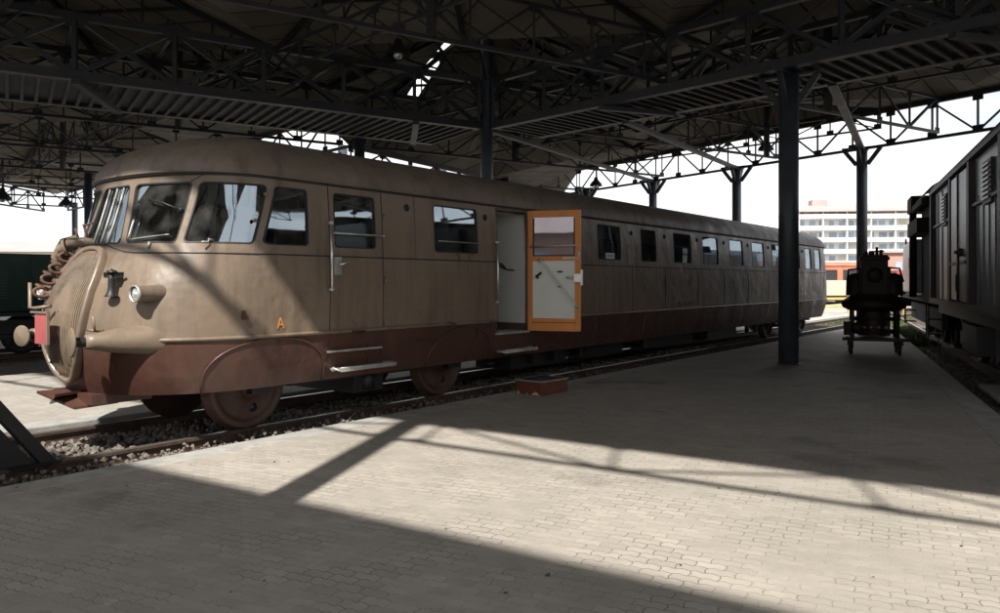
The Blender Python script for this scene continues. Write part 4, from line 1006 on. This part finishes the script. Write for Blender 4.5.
mb = MB(); mb.bb(-.27, .27, -.24, .24, 1.30, 2.20); mb.bb(-.30, .30, -.27, .27, 2.08, 2.16); mb.lathe((0, -.25, 1.75), (0, -1, 0), [(0, .17), (.05, .17), (.06, .12), (.10, .12), (.11, 0)], 18)
for x in (-.29, .29): mb.bb(x - .03, x + .03, -.28, .28, 1.4, 1.9)
mb.build('main_casting', GREASY, mc, bevel=.02)
mb = MB(); mb.tube([(-.05, 0, 2.2), (-.05, 0, 2.30)], .06, 10); mb.tube([(.06, 0, 2.2), (.06, 0, 2.38)], .03, 8); mb.tube([(.14, -.05, 2.2), (.14, -.05, 2.32)], .035, 8); mb.tube([(-.16, .05, 2.2), (-.16, .05, 2.28)], .045, 8)
mb.tube([(-.28, -.1, 1.90), (-.52, -.1, 1.88), (-.55, -.1, 1.6)], .022, 8); mb.tube([(.28, -.1, 1.92), (.5, -.1, 1.90), (.58, -.1, 1.6)], .022, 8); mb.tube([(-.05, -.05, 2.28), (.2, -.05, 2.29)], .02, 6); mb.build('pipework', GREASY, mc)

# ================================================================ GOODS WAGON right
wg = thing('goods_wagon', 'grey blue closed goods wagon with louvred vents close at the right edge', 'goods wagon', tuple(rn(0, 3.41, 0)), RRZ)
WS0, WS1, wy = 11.7, 19.8, 1.40; zb, zt = 1.16, 3.58
mb = MB(); mb.bb(WS0, WS1, -wy, wy, zb, zt); mb.build('body', WAGON, wg)
mb = MB(); rows = []
for k in range(13):
    t_ = pi * k / 12; rows.append([V((WS0 - .12, (wy + .09) * cos(t_), zt + .02 + .42 * sin(t_))), V((WS1 + .12, (wy + .09) * cos(t_), zt + .02 + .42 * sin(t_)))])
mb.grid(rows); mb.bb(WS0 - .12, WS1 + .12, wy, wy + .10, zt - .05, zt + .02); mb.build('roof', WAGD, wg)
mb = MB()
for s in (WS0 + .05, 14.35, 16.6, WS1 - .06): mb.bb(s - .09, s + .09, wy + .002, wy + .09, zb, zt - .06)
mb.bb(WS0, WS1, wy + .002, wy + .10, zb - .02, zb + .09); mb.build('body_post', WAGD, wg)
for s in [WS0 + .3 + .48 * k for k in range(5)]: mb = MB(); mb.bb(s, s + .03, wy + .002, wy + .016, zb + .1, 2.95 - .02); mb.build('side_batten', WAGON, wg)
for s in (15.0, 15.9, 17.4, 18.3, 19.0): mb = MB(); mb.bb(s, s + .03, wy + .002, wy + .02, zb + .1, zt - .1); mb.build('side_batten', WAGON, wg)
mb = MB(); mb.bb(WS0, WS1, wy + .024, wy + .05, 2.78, 2.83); mb.bb(14.4, 16.5, wy + .024, wy + .05, 1.98, 2.02)
mb.build('belt_rail', WAGD, wg)
for s in (12.9, 17.7):
    mb = MB(); mb.bb(s - .32, s + .32, wy + .005, wy + .05, 2.72, 3.34)
    o = mb.build('louvre_vent', WAGD, wg); mb = MB()
    for k in range(8): mb.bb(s - .27, s + .27, wy + .052, wy + .075, 2.78 + k * .068, 2.81 + k * .068)
    mb.build('louvre_slats', WAGON, o)
mb = MB(); mb.bb(14.6, 16.4, wy + .03, wy + .075, zb + .12, zt - .12); o = mb.build('sliding_door', WAGON, wg, bevel=.008)
mb = MB(); mb.bb(15.48, 15.52, wy + .078, wy + .10, zb + .12, zt - .12); mb.bb(14.6, 16.4, wy + .078, wy + .10, 1.9, 1.95); mb.tube([(15.2, wy + .1, 1.75), (15.2, wy + .14, 1.72), (15.2, wy + .14, 1.45), (15.2, wy + .1, 1.42)], .018, 6)
mb.lathe((15.1, wy + .08, 2.10), (0, 1, 0), [(0, .07), (.05, .07), (.06, .03), (.1, .03)], 12); mb.tube([(15.1, wy + .13, 2.1), (14.95, wy + .14, 1.9), (15.1, wy + .13, 1.3)], .014, 6); mb.build('door_latch', WAGD, o)
mb = MB(); mb.bb(WS0, WS1, .55, .75, .90, 1.14); mb.bb(WS0, WS1, -.75, -.55, .90, 1.14); mb.bb(WS0 + .1, WS1 + .15, -1.3, 1.3, .92, 1.12); mb.build('underframe', STEEL, wg)
def wwheel(root, s, r=.48, m=STEEL, sides=(.72, -.72)):
    for y in sides:
        sg = 1 if y > 0 else -1; mb = MB(); mb.lathe((s, y - sg * .06, r), (0, sg, 0), [(0, 0), (0, r + .03), (.03, r + .03), (.035, r), (.13, r), (.135, r - .07), (.09, r - .08), (.08, .2), (.13, .12), (.19, .1), (.19, 0)], 28); mb.build('wheel', m, root)
for s in (12.6, 18.0): wwheel(wg, s)
mb = MB()
for s in (12.6, 18.0):
    for y in (1.0, ): mb.bb(s - .2, s + .2, y - .08, y + .1, .36, .62); mb.tube([(s - .75, y, .88), (s - .4, y, .72), (s, y, .66), (s + .4, y, .72), (s + .75, y, .88)], .04, 6)
    mb.bb(s - .55, s - .45, .9, 1.0, .15, .9); mb.bb(s + .45, s + .55, .9, 1.0, .15, .9)
for s in (13.2, 16.2): mb.bar((s, 1.25, 1.1), (s, 1.25, .45), .06); 
mb.bb(14.8, 16.4, .9, 1.3, .38, .86); mb.build('running_gear', STEEL, wg)
mb = MB(); mb.bb(15.2, 16.6, 1.1, 1.62, .33, .37); mb.bar((15.4, 1.2, .37), (15.4, 1.2, 1.0), .05); mb.bar((16.4, 1.2, .37), (16.4, 1.2, 1.0), .05); mb.build('footboard', SLEEP, wg)
mb = MB()
for y in (.87, -.87): mb.lathe((WS1 + .1, y, 1.02), (1, 0, 0), [(0, .13), (.25, .12), (.26, .06), (.45, .06), (.46, .2), (.50, .2), (.51, 0)], 18)
mb.build('buffers', STEEL, wg)
pk = thing('timber_plank', 'pale plank lying beside the right track under the wagon', 'plank', tuple(rn(13.6, 2.25, -.10)), RRZ)
mb = MB(); mb.bb(-.9, .9, -.16, .16, 0, .07); mb.build('board', KERB2, pk, bevel=.01)
for ds, lab in ((-13.5, 'added unseen goods wagon at the near end of the skylight blocking row, outer right track'), (-2.5, 'added unseen goods wagon in the middle of the skylight blocking row, outer right track'), (8.5, 'added unseen goods wagon at the far end of the skylight blocking row, outer right track')):
    dup(wg, tuple(rn(ds, 8.7, 0)), RRZ, lab)['group'] = 'added goods wagons blocking skylight on the outer right track'  # unseen wagon copies added to block low skylight on the railcar side
# steam loco beyond
sl = thing('steam_locomotive', 'black steam locomotive with curved cab roof beyond the grey goods wagon', 'locomotive', tuple(rn(0, 3.41, 0)), RRZ)
mb = MB(); a0, a1 = 20.7, 23.2
mb.bb(a0, a1, -1.35, 1.35, 1.2, 3.55); mb.build('cab', SOOT, sl)
mb = MB(); rows = []
for k in range(15):
    t_ = pi * k / 14; rows.append([V((a0 - .3, 1.55 * cos(t_), 3.55 + .62 * sin(t_))), V((a1 + .3, 1.55 * cos(t_), 3.55 + .62 * sin(t_)))])
mb.grid(rows); mb.bb(a0 - .3, a1 + .3, 1.5, 1.6, 3.42, 3.56); mb.build('cab_roof', SOOT, sl)
mb = MB(); mb.lathe((a1, .0, 2.35), (1, 0, 0), [(0, .85), (6.0, .85), (6.05, .9), (7.2, .9), (7.25, 0)], 28); mb.build('boiler', SILV, sl)
mb = MB(); mb.bb(a1 + .3, a1 + 4.2, .85, 1.50, 1.3, 2.75); mb.build('side_tank', SILV, sl, bevel=.06)
mb = MB(); mb.lathe((a1 + 1.2, .1, 3.15), (0, 0, 1), [(0, .36), (.35, .34), (.55, .2), (.6, 0)], 18); mb.build('dome', SOOT, sl); mb = MB(); mb.lathe((a1 + 6.6, 0, 3.2), (0, 0, 1), [(0, .25), (.6, .22), (.65, .30), (.85, .3)], 18); mb.build('chimney', SOOT, sl); mb = MB(); mb.bb(a1 - .3, a1 + .9, .75, 1.62, 3.45, 3.85); mb.bb(a0 + .4, a1 + .6, .9, 1.64, 2.80, 3.15)
mb.tube([(a1 + .15, 1.54, 1.2), (a1 + .15, 1.54, 3.6)], .09, 10); mb.tube([(a1 + 3.2, 1.46, 1.4), (a1 + 3.2, 1.46, 2.6), (a1 + 3.6, 1.46, 2.9)], .03, 8); mb.bb(a1 + 1.9, a1 + 2.1, 1.42, 1.5, 2.0, 2.3); mb.build('fittings', SOOT, sl)
mb = MB(); mb.bb(a0, a1 + 7.6, -1.3, 1.3, 1.08, 1.2); mb.bb(a1 + 7.5, a1 + 7.7, -1.35, 1.35, .75, 1.2); mb.bb(a0 + .3, a1 + 6, 1.0, 1.12, .45, .95)
for s in (a0 + .3, a1 + 4.4): 
    for z in (.35, .7): mb.bb(s, s + .5, 1.1, 1.42, z, z + .03)
    mb.bar((s, 1.4, .3), (s, 1.4, 1.1), .03); mb.bar((s + .5, 1.4, .3), (s + .5, 1.4, 1.1), .03)
mb.tube([(a1 + 4.4, 1.42, 1.2), (a1 + 4.4, 1.42, 2.1), (a1 + 5.0, 1.42, 2.1), (a1 + 5.0, 1.42, 1.2)], .02, 6)
mb.build('running_plate', SOOT, sl)
for s in (a0 + 1, a1 + .6, a1 + 2.6, a1 + 4.6): wwheel(sl, s, .58, SOOT)

# ================================================================ FAR YARD
def coach(name, label, x0, x1, y, zr, m1, m2, m3, cat, nwin, base=.0):
    t = thing(name, label, cat, (x0, y, -.02), math.atan(.05)); L_ = x1 - x0
    mb = MB(); mb.bb(0, L_, -1.35, 1.35, .55 + base, 1.75); mb.build('lower_body', m1, t, bevel=.05)
    mb = MB(); mb.bb(0, L_, -1.32, 1.32, 2.55, zr - .25); mb.bb(0, L_, .9, 1.32, 1.75, 2.55)
    step = L_ / nwin
    for k in range(nwin + 1): mb.bb(max(0, k * step - .22), min(L_, k * step + .22), -1.32, -1.20, 1.75, 2.55)
    mb.build('upper_body', m3, t)
    mb = MB()
    for k in range(nwin): mb.bb(k * step + .22, (k + 1) * step - .22, -1.26, -1.24, 1.75, 2.55)
    mb.build('window_glazing', RUBBER, t)
    mb = MB(); rows = []
    for k in range(9): a = pi * k / 8; rows.append([V((-.05, 1.4 * cos(a), zr - .27 + .35 * sin(a))), V((L_ + .05, 1.4 * cos(a), zr - .27 + .35 * sin(a)))])
    mb.grid(rows); mb.build('roof', m2, t)
    mb = MB(); mb.bb(.2, L_ - .2, -.9, .9, .35, .55); 
    for s in (1.5, 3.7, L_ - 3.7, L_ - 1.5):
        mb.lathe((s, -.72, .46), (0, -1, 0), [(0, .46), (.12, .46), (.13, 0)], 18)
    mb.build('bogies', STEEL, t); return t
coach('red_cream_railcar', 'old railcar with cream lower side and faded orange roof across the yard', 14.5, 28.0, 61.0, 3.15, CREAMP, ORNG, ORNG, 'railcar', 8)
rw = thing('red_wagon', 'red open goods wagon standing across the yard beside the steam locomotive', 'goods wagon', (30.2, 60.8, -.02), math.atan(.05))
mb = MB(); mb.bb(0, 8, -1.4, 1.4, .9, 2.5); mb.build('body', REDW, rw)
mb = MB()
for k in range(9): mb.bb(k * .98, k * .98 + .1, -1.46, -1.402, .85, 2.52)
mb.build('stanchions', REDW, rw)
mb = MB(); mb.bb(0, 8, -1.2, 1.2, .6, .88)
for s in (1.4, 6.6): mb.lathe((s, -.72, .46), (0, -1, 0), [(0, .46), (.12, .46), (.13, 0)], 18)
mb.build('underframe', STEEL, rw)
# yellow guard rail
yr = thing('yellow_guard_rail', 'yellow painted guard rail with two bars beyond the platform tip', 'guard rail', (0, 0, 0))
mb = MB()
a = at(821, 300, 39.5); b = at(905, 300, 41)
for z in (.33, .75): mb.bar(V((a.x, a.y, z)), V((b.x, b.y, z)), .06, .12)
mb.build('rail_bar', YELL, yr)
for k in range(4):
    mb = MB(); p = a.lerp(b, k / 3); mb.bb(p.x - .07, p.x + .07, p.y + .04, p.y + .14, -.165, .86); mb.build('post', YELL, yr)
wk = thing('added_reflection_building', 'long low building with red tiled roof, added out of view to darken the open door glass', 'building', (-46, -44, 0), R(4))  # unseen building added to give the open door glass a dark reflection
mb = MB(); mb.bb(0, 52, -9, 0, -.17, 6.2); mb.build('wall', SALMON, wk); mb = MB(); mb.add([(-1, .8, 6.2), (53, .8, 6.2), (53, -10, 6.2), (-1, -10, 6.2), (-1, -4.5, 8.4), (53, -4.5, 8.4)], [(0, 1, 5, 4), (2, 3, 4, 5), (0, 4, 3), (1, 2, 5)]); mb.build('roof', ROOFR, wk)
for k in range(9): mb = MB(); mb.bb(3 + k * 5.4, 6 + k * 5.4, .003, .06, 1.4, 4.4); mb.build('window', HOTELS, wk)
# hotel
ht = thing('hotel_building', 'white six storey building with long balconies and pink tiled roof, far right', 'building', (78.5, 205, 0), math.atan2(-12, 46) + R(8))
LH = 70; FH = 3.05; D = 16
mb = MB(); mb.bb(0, LH, 0, D, 0, 7 * FH - 1.2); mb.build('wall', HOTELG, ht)
mb = MB()
for k in range(1, 7): 
    mb.bb(-.6, LH, -1.7, 0, k * FH - .18, k * FH); mb.bb(-.6, LH, -1.72, -1.58, k * FH + .003, k * FH + .95)
mb.build('balcony', HOTELW, ht)
mb = MB()
for k in range(0, 24): mb.bb(k * 3.0 - .12, k * 3.0 + .12, -1.5, -.003, 0, 6 * FH + 1.6) if k % 2 == 0 else None
mb.build('balcony_divider', HOTELW, ht)
wm = [MB(), MB(), MB()]
for k in range(1, 7):
    for q in range(28):
        c_ = random.choice((0, 0, 1, 1, 2)); ww_ = random.choice((1.2, 1.5, 1.9)); wm[c_].bb(q * 2.5 + .4, q * 2.5 + .4 + ww_, -.08 - .01 * c_, -.003, k * FH + random.choice((.1, .75)), k * FH + 2.35)
for c_, m_ in zip(wm, (HOTELS, mat('blue_glass_panel', (.32, .42, .52), .3, 0, .2, .4), mat('pale_curtain', (.55, .53, .48), .8, 0, .1, .5))): c_.build('window_row', m_, ht, kind='stuff')
mb = MB(); e = 7 * FH - 1.2; rows = [(-1.2, -2.2, e), (LH, -2.2, e), (LH, D + 1, e), (-1.2, D + 1, e), (6, D / 2, e + 2.6), (LH, D / 2, e + 2.6)]
mb.add(rows, [(0, 1, 5, 4), (2, 3, 4, 5), (0, 4, 3), (1, 2, 5)]); mb.bb(-1.2, LH, -2.2, D + 1, e - .25, e - .003); rf = mb.build('roof', ROOFR, ht)
mb = MB(); mb.bb(5, 9, 5, 9, e + .5, e + 3.6); mb.build('roof_house', ROOFR, rf)
sb = thing('salmon_building', 'low salmon coloured building with small windows in front of the white building', 'building', (62, 125, 0), R(-4))
mb = MB(); mb.bb(0, 34, 0, 10, -.17, 6.3); mb.build('wall', SALMON, sb); mb = MB(); mb.bb(-.4, 34.4, -.5, 10.4, 6.3, 6.6); mb.build('roof', ROOFR, sb)
for k in range(10): mb = MB(); mb.bb(1.5 + k * 3.2, 2.5 + k * 3.2, -.05, -.003, 3.6, 4.9); mb.build('window', HOTELS, sb)
ob = thing('orange_shed', 'low orange brick shed across the yard behind the railcar', 'building', (16, 96, 0), R(3))
mb = MB(); mb.bb(-6, 22, 0, 9, -.17, 3.9); mb.build('wall', SALMON, ob); mb = MB(); mb.bb(-6.3, 22.3, -.4, 9.4, 3.9, 4.2); mb.build('roof', ROOFR, ob)
for k in range(8): mb = MB(); mb.bb(-4.8 + k * 3.3, -3.4 + k * 3.3, -.05, -.003, 1.6, 3.0); mb.build('window', HOTELS, ob)
pb = thing('pink_building', 'low pink building with red roof seen far left above the green locomotive', 'building', (-62, 84, 0), R(8))
mb = MB(); mb.bb(0, 27, 0, 10, -.17, 4.9); mb.build('wall', SALMON, pb)
mb = MB(); mb.add([(-1, -1, 4.9), (28, -1, 4.9), (28, 11, 4.9), (-1, 11, 4.9), (-1, 5, 6.3), (28, 5, 6.3)], [(0, 1, 5, 4), (2, 3, 4, 5), (0, 4, 3), (1, 2, 5)]); mb.build('roof', ROOFR, pb)
for k in range(7): mb = MB(); mb.bb(2 + k * 3.6, 3.4 + k * 3.6, -.05, -.003, 2.2, 3.9); mb.build('window', HOTELW, pb)
mb = MB(); mb.bb(-.3, 27, -.06, -.004, 4.2, 4.9); mb.build('cornice', HOTELW, pb)
